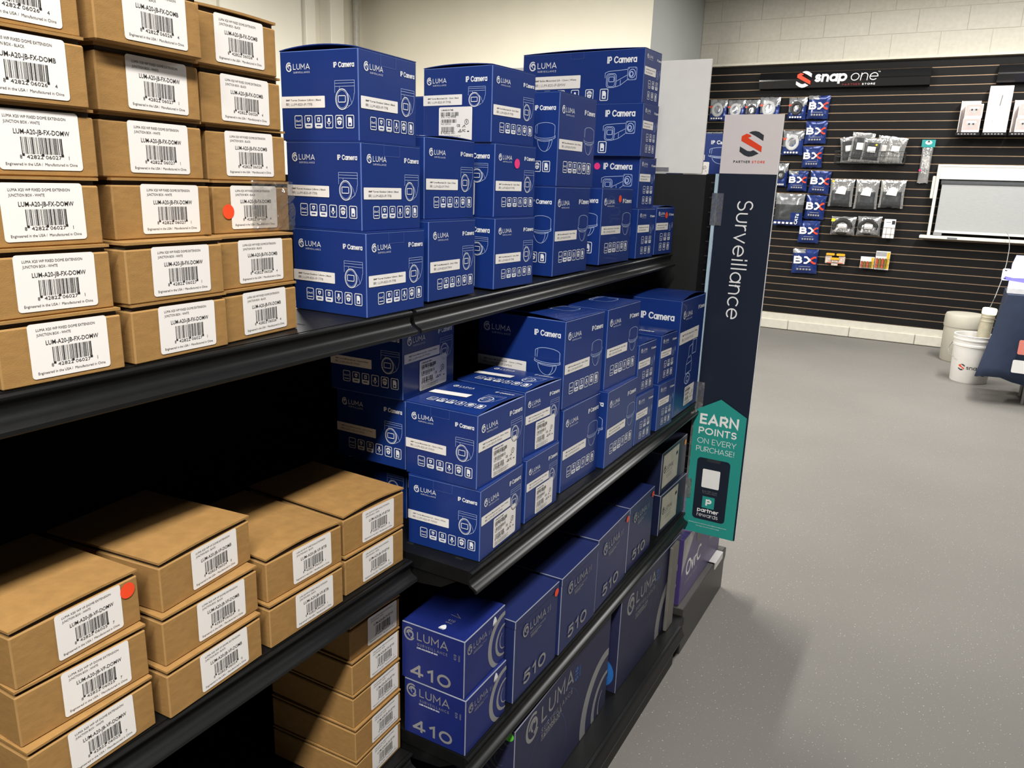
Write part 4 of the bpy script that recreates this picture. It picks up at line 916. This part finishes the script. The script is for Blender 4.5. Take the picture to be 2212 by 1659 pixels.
a = Art(); a.line('PARTNER', 0, 0, mat('dull_red_print', (.28, .03, .03), .5), h=.016, width=.155, n=0, wt=.16, gap=.34); extr('lettering', a, t, (.772, -.074, .016), .012)
a = Art(); a.line('STORE', 0, 0, LTXT, h=.016, width=.112, n=0, wt=.18, gap=.34); extr('lettering', a, t, (.945, -.074, .016), .012)
canopy(.800, 2.31, 'plain black header sign running out of frame on the slat wall')

# ---- pouches and packs hanging on the slat wall
FOILB = mat('blue_foil', (.016, .040, .20), .22, var=.25, vscale=25, metal=.25, spec=.7)
FOILS = mat('silver_film', (.42, .43, .45), .18, var=.35, vscale=30, metal=.55)
BAGD = mat('dark_cable_in_bag', (.045, .048, .052), .3, var=.25, vscale=50, spec=.6)
FILM = film('bag_film', (.93, .93, .93), .40, .14, .30)
HOOK = mat('hook_steel', (.10, .10, .10), .35, .8)
def pouch_mesh(name, w, h, dep, rule, rnd, crinkle=.004, N=10, K=12):
    """sealed bag: flat at its edges, full in the middle; rule(u, v) picks the film of each facet"""
    r = random.Random(rnd); b = MB(); F = []; Bk = []
    for j in range(K + 1):
        for i in range(N + 1):
            u, v = i / N, j / K
            e = min(1, 5 * min(u, 1 - u)) * min(1, 5 * min(v * 1.2, 1 - v)) if 0 < i < N and 0 < j < K else 0
            bulge = dep * (e ** .6) * (.55 + .45 * (1 - v))
            ww = w * (1 - .05 * sin(pi * v)); x = (u - .5) * ww + r.uniform(-.002, .002) * (0 < i < N)
            z = v * h + r.uniform(-.003, .003) * (j in (0, K)) 
            F.append((x, -bulge - r.uniform(0, crinkle) * (e > 0) - .001, z)); Bk.append((x, 0, z))
    n = N + 1; fs = {}
    def q(m, base, vs): fs.setdefault(m, []).append(vs)
    for j in range(K):
        for i in range(N):
            m = rule((i + .5) / N, (j + .5) / K); a = j * n + i
            q(m, 0, (a, a + 1, a + n + 1, a + n)); o = n * (K + 1)
            q(m, 0, (o + a, o + a + n, o + a + n + 1, o + a + 1))
    o = n * (K + 1); ring = [i for i in range(N + 1)] + [j * n + N for j in range(1, K + 1)] + [K * n + i for i in range(N - 1, -1, -1)] + [j * n for j in range(K - 1, 0, -1)]
    for a, c in zip(ring, ring[1:] + ring[:1]): q(rule(.5, .02), 0, (a, o + a, o + c, c))
    b.v = F + Bk
    for m, L in fs.items():
        for f in L: b.f.append(list(f)); b.m.append(b.mi(m))
    return b.mesh(name, smooth=True)
def hang(name, xa, xb, za, zb, label, cat, group, y=YW - .02):
    return empty(name, ((xa + xb) / 2, y, za), 0, label, cat, group)
def hook(t, h):
    MB().tube([(0, .018, h - .018), (0, -.05, h - .018), (0, -.06, h - .008)], .0028, HOOK, 6).obj('peg_hook', t)
def bx(xa, xb, za, zb, label, seed):
    w, h = xb - xa, zb - za; t = hang('cable_pouch', xa, xb, za, zb, label, 'pouch', 'blue cable pouches')
    t.rotation_euler.y = radians(random.uniform(-2, 2))
    link('pouch_body', pouch_mesh('pouch_body', w, h, .022, lambda u, v: FOILS if (v > .86 and seed % 3 == 0 and u < .5) else FOILB, seed), t)
    a = Art(); L = LTXT
    a.line('B', -w * .43, h * .40, L, h=h * .31, width=w * .36, wt=.24); T = h * .072
    a.stroke([(-w * .02, h * .675), (w * .08, h * .675), (w * .21, h * .555), (w * .08, h * .435), (-w * .02, h * .435)], T, L)
    for q in (1, -1): a.stroke([(w * .24, h * (.555 + .035 * q)), (w * .37, h * (.555 + .12 * q)), (w * .45, h * (.555 + .12 * q))], T, RED)
    m = a.mesh('lettering', (0, -.030, 0), (1, 0, 0), (0, 0, 1), (0, -1, 0)); link('lettering', m, t)
    a = Art(); a.rect(-w * .2, h * .27, w * .25, h * .29, SILVER)
    for i in range(5): a.rect(-w * .28 + i * w * .12, h * .14, -w * .2 + i * w * .12, h * .21, SILVER)
    link('small_print', a.mesh('small_print', (0, -.031, 0), (1, 0, 0), (0, 0, 1), (0, -1, 0)), t); hook(t, h)
bx(-.75, -.55, 2.09, 2.305, 'topmost blue pouch with white and orange letters, slat wall', 3)
bx(-.742, -.54, 1.862, 2.07, 'second blue lettered pouch from the top, slat wall', 4)
bx(-.738, -.549, 1.635, 1.837, 'third blue lettered pouch from the top, above a pair', 5)
bx(-.850, -.662, 1.408, 1.601, 'left blue lettered pouch of the side-by-side pair', 6)
bx(-.648, -.454, 1.39, 1.605, 'right blue lettered pouch of the side-by-side pair', 7)
bx(-.658, -.468, 1.14, 1.37, 'blue lettered pouch beside the big black and silver bag', 8)
bx(-.688, -.488, .906, 1.123, 'blue lettered pouch below the big black and silver bag', 10)
bx(-.712, -.466, .60, .842, 'lowest blue lettered pouch on the slat wall', 9)
COILW = mat('white_cable', (.55, .56, .57), .35); COILK = mat('black_cable', (.02, .02, .02), .4)
def torus(R, r, m, n=24, k=8, y=0):
    b = MB(); vs = []; fs = []
    for i in range(n):
        for j in range(k):
            A, B_ = 2 * pi * i / n, 2 * pi * j / k; vs.append(((R + r * cos(B_)) * cos(A), y + r * .8 * sin(B_), (R + r * cos(B_)) * sin(A)))
    for i in range(n):
        for j in range(k): fs.append((i * k + j, ((i + 1) % n) * k + j, ((i + 1) % n) * k + (j + 1) % k, i * k + (j + 1) % k))
    return b.add(vs, fs, m)
def win(xa, xb, za, zb, label, seed, coil):
    w, h = xb - xa, zb - za; t = hang('window_pouch', xa, xb, za, zb, label, 'pouch', 'silver window pouches')
    link('pouch_body', pouch_mesh('pouch_body', w, h, .024, lambda u, v: FOILB if v < .30 + .42 * max(0, u - .35) / .65 else FOILS, seed, .007), t)
    o = torus(w * .25, w * .075, coil).obj('cable_coil', t, smooth=True); o.location = (-w * .03, -.030, h * .50); o.scale = (1, .6, 1.15)
    a = Art()
    for i in range(5): a.rect(-w * .36 + i * w * .14, h * .06, -w * .27 + i * w * .14, h * .13, LTXT)
    a.poly([(-w * .46, h * .6), (-w * .3, h * .62), (-w * .3, h * .7), (-w * .46, h * .68)], RED)
    link('small_print', a.mesh('small_print', (0, -.031, 0), (1, 0, 0), (0, 0, 1), (0, -1, 0)), t); hook(t, h)
win(-1.713, -1.530, 2.084, 2.288, 'leftmost silver and blue window pouch, behind the white header panel', 21, COILW)
win(-1.526, -1.350, 2.082, 2.281, 'second silver and blue window pouch from the left, top row', 22, COILW)
win(-1.350, -1.207, 2.081, 2.278, 'third silver and blue window pouch from the left, top row', 23, COILK)
win(-1.206, -1.008, 2.080, 2.300, 'fourth silver and blue window pouch, above the pale card', 24, COILW)
win(-.930, -.756, 2.088, 2.290, 'silver and blue window pouch beside the topmost lettered pouch', 25, COILK)
win(-.945, -.744, 1.753, 1.984, 'silver and blue window pouch in the second row', 26, COILW)
win(-.975, -.860, 1.444, 1.674, 'silver and blue window pouch mostly hidden by the navy sign', 27, COILK)
win(-1.735, -1.555, 1.760, 1.972, 'second-row silver window pouch just left of the pale card', 28, COILW)
win(-1.545, -1.365, 1.760, 1.968, 'second-row silver window pouch hidden by the pale card', 29, COILW)
w, h = .28, .31; t = hang('cable_bag', -.94, -.66, 1.068, 1.38, 'big black and silver cable bag beside the navy sign', 'bag', None, YW - .055)
link('bag_body', pouch_mesh('bag_body', w, h, .03, lambda u, v: FOILS if v > .68 else (FOILB if (u > .62 and v < .45) or v < .2 else BAGD), 31, .010), t)
a = Art(); a.text('CAT6', w * .34, h * .04, LTXT, h=.03, rot=pi / 2 * .92, bold=.03)
for i in range(5): a.rect(-w * .45 + i * w * .14, h * .05, -w * .36 + i * w * .14, h * .11, LTXT)
link('lettering', a.mesh('lettering', (0, -.042, 0), (1, 0, 0), (0, 0, 1), (0, -1, 0)), t); hook(t, h)
def clearbag(xa, xb, za, zb, label, seed, dot_=None):
    w, h = xb - xa, zb - za; t = hang('cable_bag', xa, xb, za, zb, label, 'bag', 'clear bags of black cable')
    link('bag_body', pouch_mesh('bag_body', w, h, .03, lambda u, v: BAGD if .04 < v < .55 and .06 < u < .94 else FILM, seed, .006), t)
    a = Art(); a.poly([(-w * .24, h * .48), (w * .18, h * .44), (w * .22, h * .68), (w * .02, h * .76), (-w * .14, h * .70)], PAPER); link('paper_tag', a.mesh('paper_tag', (0, -.036, 0), (1, 0, 0), (0, 0, 1), (0, -1, 0)), t)
    if dot_: a = Art(); a.disc(-w * .38, h * .92, .011, dot_, 16); link('round_sticker', a.mesh('round_sticker', (0, -.02, 0), (1, 0, 0), (0, 0, 1), (0, -1, 0)), t)
    hook(t, h)
clearbag(-.446, -.226, 1.274, 1.533, 'clear bag of black cable with a yellow dot, left of three', 41, YELLOW)
clearbag(-.213, -.004, 1.260, 1.533, 'clear bag of black cable, middle of three', 42)
clearbag(.006, .222, 1.278, 1.535, 'clear bag of black cable, right of three', 43)
def coilpack(xa, xb, za, zb, label, seed, yl):
    w, h = xb - xa, zb - za; t = hang('coil_pack', xa, xb, za, zb, label, 'bag', 'bagged black cable coils')
    o = torus(w * .27, w * .11, COILK).obj('cable_coil', t, smooth=True); o.location = (-.005, -.026, h * .46); o.scale = (1.1, .8, .95)
    link('bag_film', pouch_mesh('bag_film', w, h, .045, lambda u, v: FILM, seed, .006), t)
    a = Art(); a.rrect(-w * .17, h * .36, w * .17, h * .60, .004, PAPER); a.text('12 FT', 0, h * .44, INK, h=.010, align='c', n=.0006); link('paper_tag', a.mesh('paper_tag', (0, -.056, 0), (1, 0, 0), (0, 0, 1), (0, -1, 0)), t)
    if yl: a = Art(); a.poly([(-w * .48, h * .72), (-w * .34, h * .72), (-w * .30, h * .86), (-w * .46, h * .9)], YELLOW); link('yellow_sticker', a.mesh('yellow_sticker', (0, -.052, 0), (1, 0, 0), (0, 0, 1), (0, -1, 0)), t)
    MB().tube([(-w * .5, -.062, h * .25), (-w * .5, -.062, h * .42), (w * .5, -.062, h * .42), (w * .5, -.062, h * .25)], .0016, HOOK, 5).tube([(-w * .5, -.062, h * .42), (-w * .5, .01, h * .42)], .0016, HOOK, 5).tube([(w * .5, -.062, h * .42), (w * .5, .01, h * .42)], .0016, HOOK, 5).obj('wire_holder', t)
coilpack(-.391, -.165, 1.004, 1.180, 'bagged black cable coil with a yellow sticker, below the clear bags', 51, True)
coilpack(-.152, .062, 1.010, 1.192, 'bagged black cable coil without yellow sticker, below the clear bags', 52, False)
t = hang('card_pack', .086, .187, .998, 1.177, 'white carded pack in a wire holder beside the bagged coils', 'pack', None)
MB().box(-.05, .05, -.05, -.03, 0, .178, PAPER).obj('card_box', t, bevel=.002)
a = Art(); a.rect(.018, .13, .045, .165, DARKP); a.rect(-.03, .145, .01, .150, GREYINK); link('small_print', a.mesh('small_print', (0, -.0502, 0), (1, 0, 0), (0, 0, 1), (0, -1, 0)), t)
b = MB()
for z in (.04, .10): b.tube([(-.055, .01, z), (-.055, -.056, z), (.055, -.056, z), (.055, .01, z)], .0016, HOOK, 5)
for x in (-.055, -.02, .02, .055): b.tube([(x, -.057, 0), (x, -.057, .10)], .0013, HOOK, 5)
b.obj('wire_holder', t)
# wire basket of bags
t = empty('wire_basket', (-.12, YW - .01, 1.682), 0, 'black wire basket of clear bags hooked on the slat wall', 'basket')
b = MB(); W2, D2, H2 = .30, .165, .105
for z in (0, H2 * .55, H2): b.tube([(-W2, 0, z), (-W2, -D2, z), (W2, -D2, z), (W2, 0, z), (-W2, 0, z)], .0026, HOOK, 5)
for i in range(19): x = -W2 + 2 * W2 * i / 18; b.tube([(x, 0, 0), (x, -D2, 0), (x, -D2, H2)], .0017, HOOK, 4)
for i in range(5):
    for x in (-W2, W2): b.tube([(x, -D2 * i / 5, 0), (x, -D2 * i / 5, H2)], .0017, HOOK, 4)
b.obj('basket_wires', t); MB().box(-W2, W2, -.002, .008, .0, .016, HOOK).obj('slat_hook', t)
BASK = [(-.295, .175, .235, 'leftmost clear bag of dark parts in the wire basket', 1), (-.215, .20, .265, 'tall clear bag of dark parts in the wire basket, second from left', 1), (-.12, .17, .21, 'clear bag with yellow dot in the middle of the wire basket', 1), (-.02, .155, .24, 'clear bag with a cream tag in the wire basket, second from right', 0), (.075, .165, .225, 'rightmost clear bag with a cream tag in the wire basket', 0)]
for i, (x, w, h, lab, dk) in enumerate(BASK):
    t = empty('parts_bag', (x, YW - .022 - .040 * (i % 3), 1.694), 0, lab, 'bag', 'clear bags in the wire basket'); t.rotation_euler = (radians(3), radians((-7, 4, 5, 6, 7)[i]), 0)
    link('bag_body', pouch_mesh('bag_body', w, h, .02, lambda u, v: BAGD if dk and .12 < v < .80 and .12 < u < .88 else FILM, 60 + i, .008), t)
    a = Art(); a.rrect(-w * .22, h * .42, w * .20, h * .66, .004, PAPER); link('paper_tag', a.mesh('paper_tag', (0, -.0296, 0), (1, 0, 0), (0, 0, 1), (0, -1, 0)), t)
    if i == 2: a = Art(); a.disc(w * .2, h * .75, .009, YELLOW, 14); link('round_sticker', a.mesh('round_sticker', (0, -.0296, 0), (1, 0, 0), (0, 0, 1), (0, -1, 0)), t)
# battery and blister packs
BATT = mat('blister_card', (.62, .52, .45), .3, var=.3, vscale=60); REDB = mat('red_battery', (.55, .10, .04), .35); YELB = mat('golden_cap', (.85, .42, .02), .4)
t = hang('blister_pack', -.399, -.212, .70, .818, 'small blister packs with yellow caps, low on the slat wall', 'pack', None)
for i, (x, z) in enumerate(((-.062, .02), (.0, .0), (.062, .02))): MB().box(x - .03, x + .03, -.03 - .004 * (i == 1), -.018, z, z + .075, BATT).obj('pack_card', t, bevel=.004)
for i, (x, z) in enumerate(((-.048, .100), (.048, .100), (.0, .058))): MB().prism(Art.rr(x - .040, z, x + .040, z + .022, .010), -.042, -.028, YELB).obj('yellow_cap', t)
MB().box(-.075, .075, -.034, -.030, .025, .032, REDB).obj('red_stripe', t); hook(t, .12)
for xa, xb, za, zb, lab, hh in ((-.074, .05, .697, .81, 'squat battery blister pack with yellow edge on the slat wall', 0), (.056, .182, .695, .872, 'taller battery blister pack with grey top on the slat wall', 1)):
    w, h = xb - xa, zb - za; t = hang('battery_pack', xa, xb, za, zb, lab, 'pack', None)
    MB().box(-w / 2, w / 2, -.022, -.018, 0, h, PAPER).obj('pack_card', t, bevel=.0015)
    a = Art(); a.rect(w * .28, h * .05, w * .48, h * .95, mat('yellow_print', (.75, .48, .03), .4)); a.rect(-w * .48, h * .72, w * .26, h * .96, mat('grey_print2', (.35, .36, .38), .4) if hh else PAPER); link('card_print', a.mesh('card_print', (0, -.0222, 0), (1, 0, 0), (0, 0, 1), (0, -1, 0)), t)
    for i in range(4):
        o = MB().lathe([(0, 0), (.011, 0), (.011, h * .5), (.005, h * .53), (0, h * .53)], REDB if i % 2 == 0 else mat('olive_battery', (.22, .17, .03), .35), 12).obj('battery', t, smooth=True); o.location = (-w * .36 + i * w * .20, -.034, h * .10)
    MB().tube([(-w * .5, .01, h * .3), (-w * .5, -.05, h * .3), (w * .5, -.05, h * .3), (w * .5, .01, h * .3)], .0016, HOOK, 5).tube([(-w * .5, .01, h * .6), (-w * .5, -.05, h * .6), (w * .5, -.05, h * .6), (w * .5, .01, h * .6)], .0016, HOOK, 5).obj('wire_holder', t)
w, h = .09, .385; t = hang('tool_bag', .305, .40, 1.515, 1.90, 'narrow clear bag with teal header and pink dot, slat wall', 'bag', None)
MB().box(-.055, .055, -.012, -.006, h - .065, h, mat('teal_header', (.02, .30, .30), .45)).obj('header_card', t)
a = Art(); a.disc(0, h - .025, .028, LTXT, 24, ry=.018); a.poly([(-.014, h - .022), (.014, h - .022), (0, h - .006)], INK, .0006); link('header_print', a.mesh('header_print', (0, -.0122, 0), (1, 0, 0), (0, 0, 1), (0, -1, 0)), t)
link('bag_body', pouch_mesh('bag_body', w, h - .05, .02, lambda u, v: FILM, 71, .006), t)
MB().box(-.026, .034, -.006, -.004, .12, .24, PAPER).obj('paper_insert', t)
for i in range(3): MB().tube([(-.03 + .012 * i, -.008, .03), (-.025 + .014 * i, -.008, .2 - .03 * i)], .003, HOOK, 6).obj('metal_rod', t)
a = Art(); a.disc(-.036, .115, .010, PINK, 16); link('round_sticker', a.mesh('round_sticker', (0, -.024, 0), (1, 0, 0), (0, 0, 1), (0, -1, 0)), t); hook(t, h)
# white boxes on small ledges
WBOX = mat('white_gloss_card', (.80, .73, .71), .35, var=.02); PINKP = mat('pink_print', (.72, .40, .38), .4); DOMEG = mat('grey_dome_print', (.42, .40, .39), .4)
def ledge(x0, x1, lab):
    t = empty('display_ledge', ((x0 + x1) / 2, YW, 1.93), 0, lab, 'shelf', 'black display ledges on the slat wall'); q = (x1 - x0) / 2
    MB().box(-q, q, -.16, .0, 0, .026, BLACK).obj('ledge_body', t, bevel=.003)
    a = Art()
    for i in range(6): a.rect(-q + .02 + i * .025, .008, -q + .035 + i * .025, .016, SILVER)
    link('front_print', a.mesh('front_print', (0, -.1602, 0), (1, 0, 0), (0, 0, 1), (0, -1, 0)), t)
ledge(.552, .745, 'black display ledge under the left pair of white boxes'); ledge(.757, .945, 'black display ledge under the tall white box'); ledge(.957, 1.20, 'black display ledge under the right pair of white boxes')
def domebox(x, z, lab):
    t = empty('dome_box', (x, YW - .085, z), 0, lab, 'box', 'small white dome boxes on the slat wall'); MB().box(-.068, .068, -.06, .06, 0, .118, WBOX).obj('box_body', t, bevel=.002)
    a = Art(); a.rect(-.062, .02, .062, .112, PINKP); link('panel_print', a.mesh('panel_print', (0, -.0602, 0), (1, 0, 0), (0, 0, 1), (0, -1, 0)), t)
    a = Art(); a.poly(Art.arc(0, .078, .034, .045, 180, 360, 16), DOMEG, .0005); a.poly([(-.038, .078), (.038, .078), (.034, .094), (-.034, .094)], LTXT, .0005); a.disc(-.016, .07, .008, INK, 10, .0007); a.disc(.016, .07, .008, INK, 10, .0007); link('dome_print', a.mesh('dome_print', (0, -.0602, 0), (1, 0, 0), (0, 0, 1), (0, -1, 0)), t)
for x, s_ in ((.665, 'left'), (1.065, 'right')):
    domebox(x, 1.9565, 'lower small white box with a dome picture, %s pair on the slat wall' % s_); domebox(x + .004, 2.0755, 'upper small white box with a dome picture, %s pair on the slat wall' % s_)
    t = empty('display_carton', (x - .012, YW - .012, 1.9565), 0, 'open white display carton behind the %s pair of dome boxes' % s_, 'carton')
    MB().box(-.088, .062, 0, .006, 0, .275, WBOX).obj('back_wall', t); MB().box(-.088, -.083, -.12, 0, 0, .265, WBOX).obj('side_wall', t)
t = empty('tall_box', (.851, YW - .07, 1.9565), 0, 'tall white box with a fine line drawing between the small dome boxes', 'box'); MB().box(-.088, .088, -.05, .05, 0, .385, WBOX).obj('box_body', t, bevel=.002)
a = Art(); a.stroke([(-.02, .11), (-.03, .10), (-.028, .085), (-.018, .085)], .003, SILVER); a.stroke([(-.01, .12), (.012, .30)], .0025, SILVER); a.stroke([(.006, .22), (.014, .31)], .006, GREYINK); link('drawing_print', a.mesh('drawing_print', (0, -.0502, 0), (1, 0, 0), (0, 0, 1), (0, -1, 0)), t)
# roller blind sample
FRAME = mat('white_frame_paint', (.80, .78, .70), .4, var=.02); FABRIC = mat('grey_blind_fabric', (.40, .41, .41), .8, var=.10, vscale=10, stretch=(3, 1, 90))
FASC = mat('white_fascia', (.76, .75, .72), .35, var=.02); DKG = mat('dark_grey', (.15, .16, .17), .5)  # DKG: even dark grey for the roller tube and label plate
t = empty('roller_blind', (.463, YW - .005, 1.02), 0, 'white framed roller blind sample with grey fabric on the slat wall', 'blind')
W3 = 1.35
MB().box(0, .026, -.11, .0, .03, .660, FRAME).obj('side_frame', t, bevel=.004); MB().box(W3 - .026, W3, -.11, 0, .03, .660, FRAME).obj('side_frame', t, bevel=.004)
MB().box(.0, W3, -.112, 0, .640, .662, FRAME).obj('top_frame', t, bevel=.004); MB().box(.027, W3 - .027, -.108, -.10, .535, .640, FASC).obj('fascia', t)
MB().box(-.06, W3 + .06, -.125, -.002, .0, .029, FRAME).obj('sill_bar', t, bevel=.005); MB().box(-.028, -.001, -.08, -.03, .36, .56, FRAME).obj('side_clip', t, bevel=.004)
MB().box(.055, W3 - .05, -.070, -.066, .075, .50, FABRIC).obj('blind_fabric', t); MB().box(.055, W3 - .05, -.078, -.060, .056, .076, FASC).obj('hem_bar', t)
o = MB().tube([(.045, -.05, .515), (W3 - .04, -.05, .515)], .035, DKG, 16).obj('roller_tube', t, smooth=True)
MB().box(.05, .12, -.10, -.03, .031, .062, SILVER).obj('end_cap', t, bevel=.004); MB().box(.17, .25, -.127, -.124, .006, .020, DKG).obj('label_plate', t)

# ------------------------------------------------------------------ floor items
BIN = mat('putty_plastic', (.52, .49, .41), .5, var=.03, vscale=12)
t = empty('lidded_drum', (.885, 6.80, 0), 0, 'putty coloured round drum with lid behind the white bucket', 'drum')
MB().lathe([(.0, .0), (.140, 0), (.150, .012), (.156, .30), (.156, .305), (0, .305)], BIN, 48).obj('drum_body', t, smooth=True)
MB().lathe([(0, .306), (.160, .306), (.162, .315), (.160, .40), (.152, .418), (.10, .424), (0, .424)], BIN, 48).obj('drum_lid', t, smooth=True)
WPL = mat('white_plastic', (.80, .78, .75), .35, var=.02)
t = empty('paint_bucket', (.955, 5.97, 0), 0, 'white plastic bucket with a red and black S mark, a light tube inside', 'bucket')
MB().lathe([(0, 0), (.126, 0), (.130, .006), (.142, .282), (.150, .286), (.150, .300), (.143, .304), (.144, .330), (.151, .333), (.151, .342), (.145, .345), (.147, .365), (.151, .368), (.148, .371), (.141, .368), (.136, .30), (.122, .01), (0, .01)], WPL, 56, cap=False).obj('bucket_body', t, smooth=True)
MB().tube([(-.148, -.02, .30), (-.165, -.05, .27), (-.172, -.08, .235), (-.160, -.10, .21), (-.13, -.12, .20)], .0022, HOOK, 6).obj('bail_handle', t)
def wrap(a, name, R0, z0, ang0):
    me = a.mesh(name, (0, 0, 0), (1, 0, 0), (0, 0, 1), (0, -1, 0))
    for v in me.vertices:
        u, n, z = v.co.x, -v.co.y, v.co.z; R_ = R0 + .0435 * (z + z0) + n + .0008; A = ang0 + u / R_; v.co = (R_ * cos(A), R_ * sin(A), z + z0)
    return me
a = Art(); smark(a, 0, 0, .052, DARKP, RED); link('logo_print', wrap(a, 'logo_print', .130, .098, radians(-128)), t)
a = Art(); a.line('snap one', 0, 0, DARKP, h=.030, wt=.15, gap=.12); link('lettering', wrap(a, 'lettering', .130, .112, radians(-103)), t)
TUBEM = mat('frosted_tube', (.50, .46, .34), .35)
t = empty('light_tube', (.985, 5.99, .0140), 0, 'glowing capped tube lamp standing in the white bucket', 'lamp')
t.rotation_euler.y = radians(3)
MB().lathe([(0, 0), (.046, 0), (.046, .52), (0, .52)], TUBEM, 28).obj('tube', t, smooth=True)
MB().lathe([(0, .521), (.048, .521), (.050, .53), (.050, .562), (.044, .568), (0, .568)], mat('warm_glow', (1, .93, .55), .4, emit=1.6), 28).obj('glowing_cap', t, smooth=True)
for z in (.46, .49): MB().lathe([(.0462, z), (.0475, z + .003), (.0475, z + .010), (.0462, z + .013)], TUBEM, 28, cap=False).obj('band', t, smooth=True)
pts = [(1.012, 5.985, .592), (1.03, 6.0, .66), (1.06, 6.15, .78), (1.085, 6.4, .90), (1.10, 6.7, 1.0), (1.105, 7.0, 1.06), (1.10, 7.2, 1.09), (1.08, 7.28, 1.12)]
tag(MB().tube(pts, .0028, mat('grey_cord', (.30, .29, .28), .5), 6).obj('power_cord', smooth=True), 'thin grey cord rising from the tube lamp to the blind', 'cord')
# table with a navy cloth
CLOTH = mat('navy_cloth', (.020, .034, .075), .75, var=.12, vscale=18, bump=.06, bscale=400)
t = empty('display_table', (1.07, 5.30, 0), 0, 'folding table under the navy cloth', 'table')
MB().box(.012, 1.6, .012, .44, .735, .760, mat('table_grey', (.4, .4, .4), .5)).obj('tabletop', t, bevel=.004)
LEG = mat('grey_leg', (.22, .22, .22), .4, .5)
for x in (.22, 1.4):
    for y in (.10, .36): MB().tube([(x, y, 0), (x, y, .735)], .014, LEG, 10).obj('leg', t)
def cloth():
    b = MB(); x0, x1, y0, y1, zt = 0, 1.62, 0, .46, .7615
    per = []
    def side(ax, ay, bx_, by, n, nx, ny):
        for i in range(n): q = i / n; per.append((ax + (bx_ - ax) * q, ay + (by - ay) * q, nx, ny, q))
    side(x0, y1, x0, y0, 14, -1, 0); side(x0, y0, x1, y0, 36, 0, -1); side(x1, y0, x1, y1, 14, 1, 0); side(x1, y1, x0, y1, 36, 0, 1)
    n = len(per); K = 9; r = random.Random(4)
    for k in range(K + 1):
        f = k / K
        for i, (x, y, nx, ny, q) in enumerate(per):
            wv = .020 * sin(i * 1.25 + .6) + .012 * sin(i * .53)
            fl = math.exp(-((i - 14) / 2.2) ** 2) * .125      # the corner flares out
            o = f * (.018 + max(-.012, wv)) ; ox, oy = nx * o, ny * o
            if fl > .002: ox -= fl * f * .85; oy -= fl * f * .25
            b.v.append((x + ox, y + oy, zt - f * (.60 - .015 * sin(i * .9) + (.0 if fl < .02 else -.02))))
    fs = [(k * n + i, k * n + (i + 1) % n, (k + 1) * n + (i + 1) % n, (k + 1) * n + i) for k in range(K) for i in range(n)] + [tuple(range(n))]
    b.f = fs; b.m = [b.mi(CLOTH)] * len(fs); return b
o = cloth().obj('tablecloth', smooth=True); o.location = (1.07, 5.30, .002)
md = o.modifiers.new('thickness', 'SOLIDIFY'); md.thickness = .002; md.offset = 1
tag(o, 'navy cloth draped to near the floor over the display table', 'tablecloth')
a = Art(); a.rrect(.115, .37, .20, .47, .01, mat('coral_print', (.80, .25, .20), .6)); a.rrect(.100, .24, .20, .33, .01, LTXT); o2 = link('cloth_print', a.mesh('cloth_print', (0, -.048, 0), (1, 0, 0), (0, 0, 1), (0, -1, 0)), o)
# glowing acrylic display on the table
LAV = mat('lavender_glow', (.62, .58, .95), .3, emit=.75); VIO = mat('violet_glow', (.22, .20, .85), .3, emit=.6); PALE = mat('pale_glow', (.9, .88, 1), .3, emit=.55)
t = empty('acrylic_display', (1.065, 5.40, .7665), 0, 'backlit lavender and violet acrylic display on the navy table', 'display')
MB().box(.0, .40, -.04, .04, 0, .040, mat('white_base', (.8, .8, .82), .35)).obj('base', t, bevel=.003)
MB().prism([(.0, .042), (.40, .042), (.40, .26), (.015, .26), (.0, .20)], -.006, .006, LAV).obj('panel', t)
MB().prism(Art.rr(-.048, .085, .0, .165, .010), -.006, .006, PALE).obj('side_tab', t)
a = Art(); a.poly([(-.03, .09), (.39, .046), (.39, .12), (.02, .105), (-.03, .115)], VIO); a.poly(Art.arc(.06, .145, .055, .022, 180, 360, 14), PALE, .0006); link('glow_print', a.mesh('glow_print', (0, -.0062, 0), (1, 0, 0), (0, 0, 1), (0, -1, 0)), t)
for z in (.096, .150): MB().box(-.036, -.022, -.008, -.0065, z, z + .006, INK).obj('tab_slot', t)
a = Art(); a.ring(.09, .225, .025, .025, .003, VIO); link('ring_print', a.mesh('ring_print', (0, -.0062, 0), (1, 0, 0), (0, 0, 1), (0, -1, 0)), t)
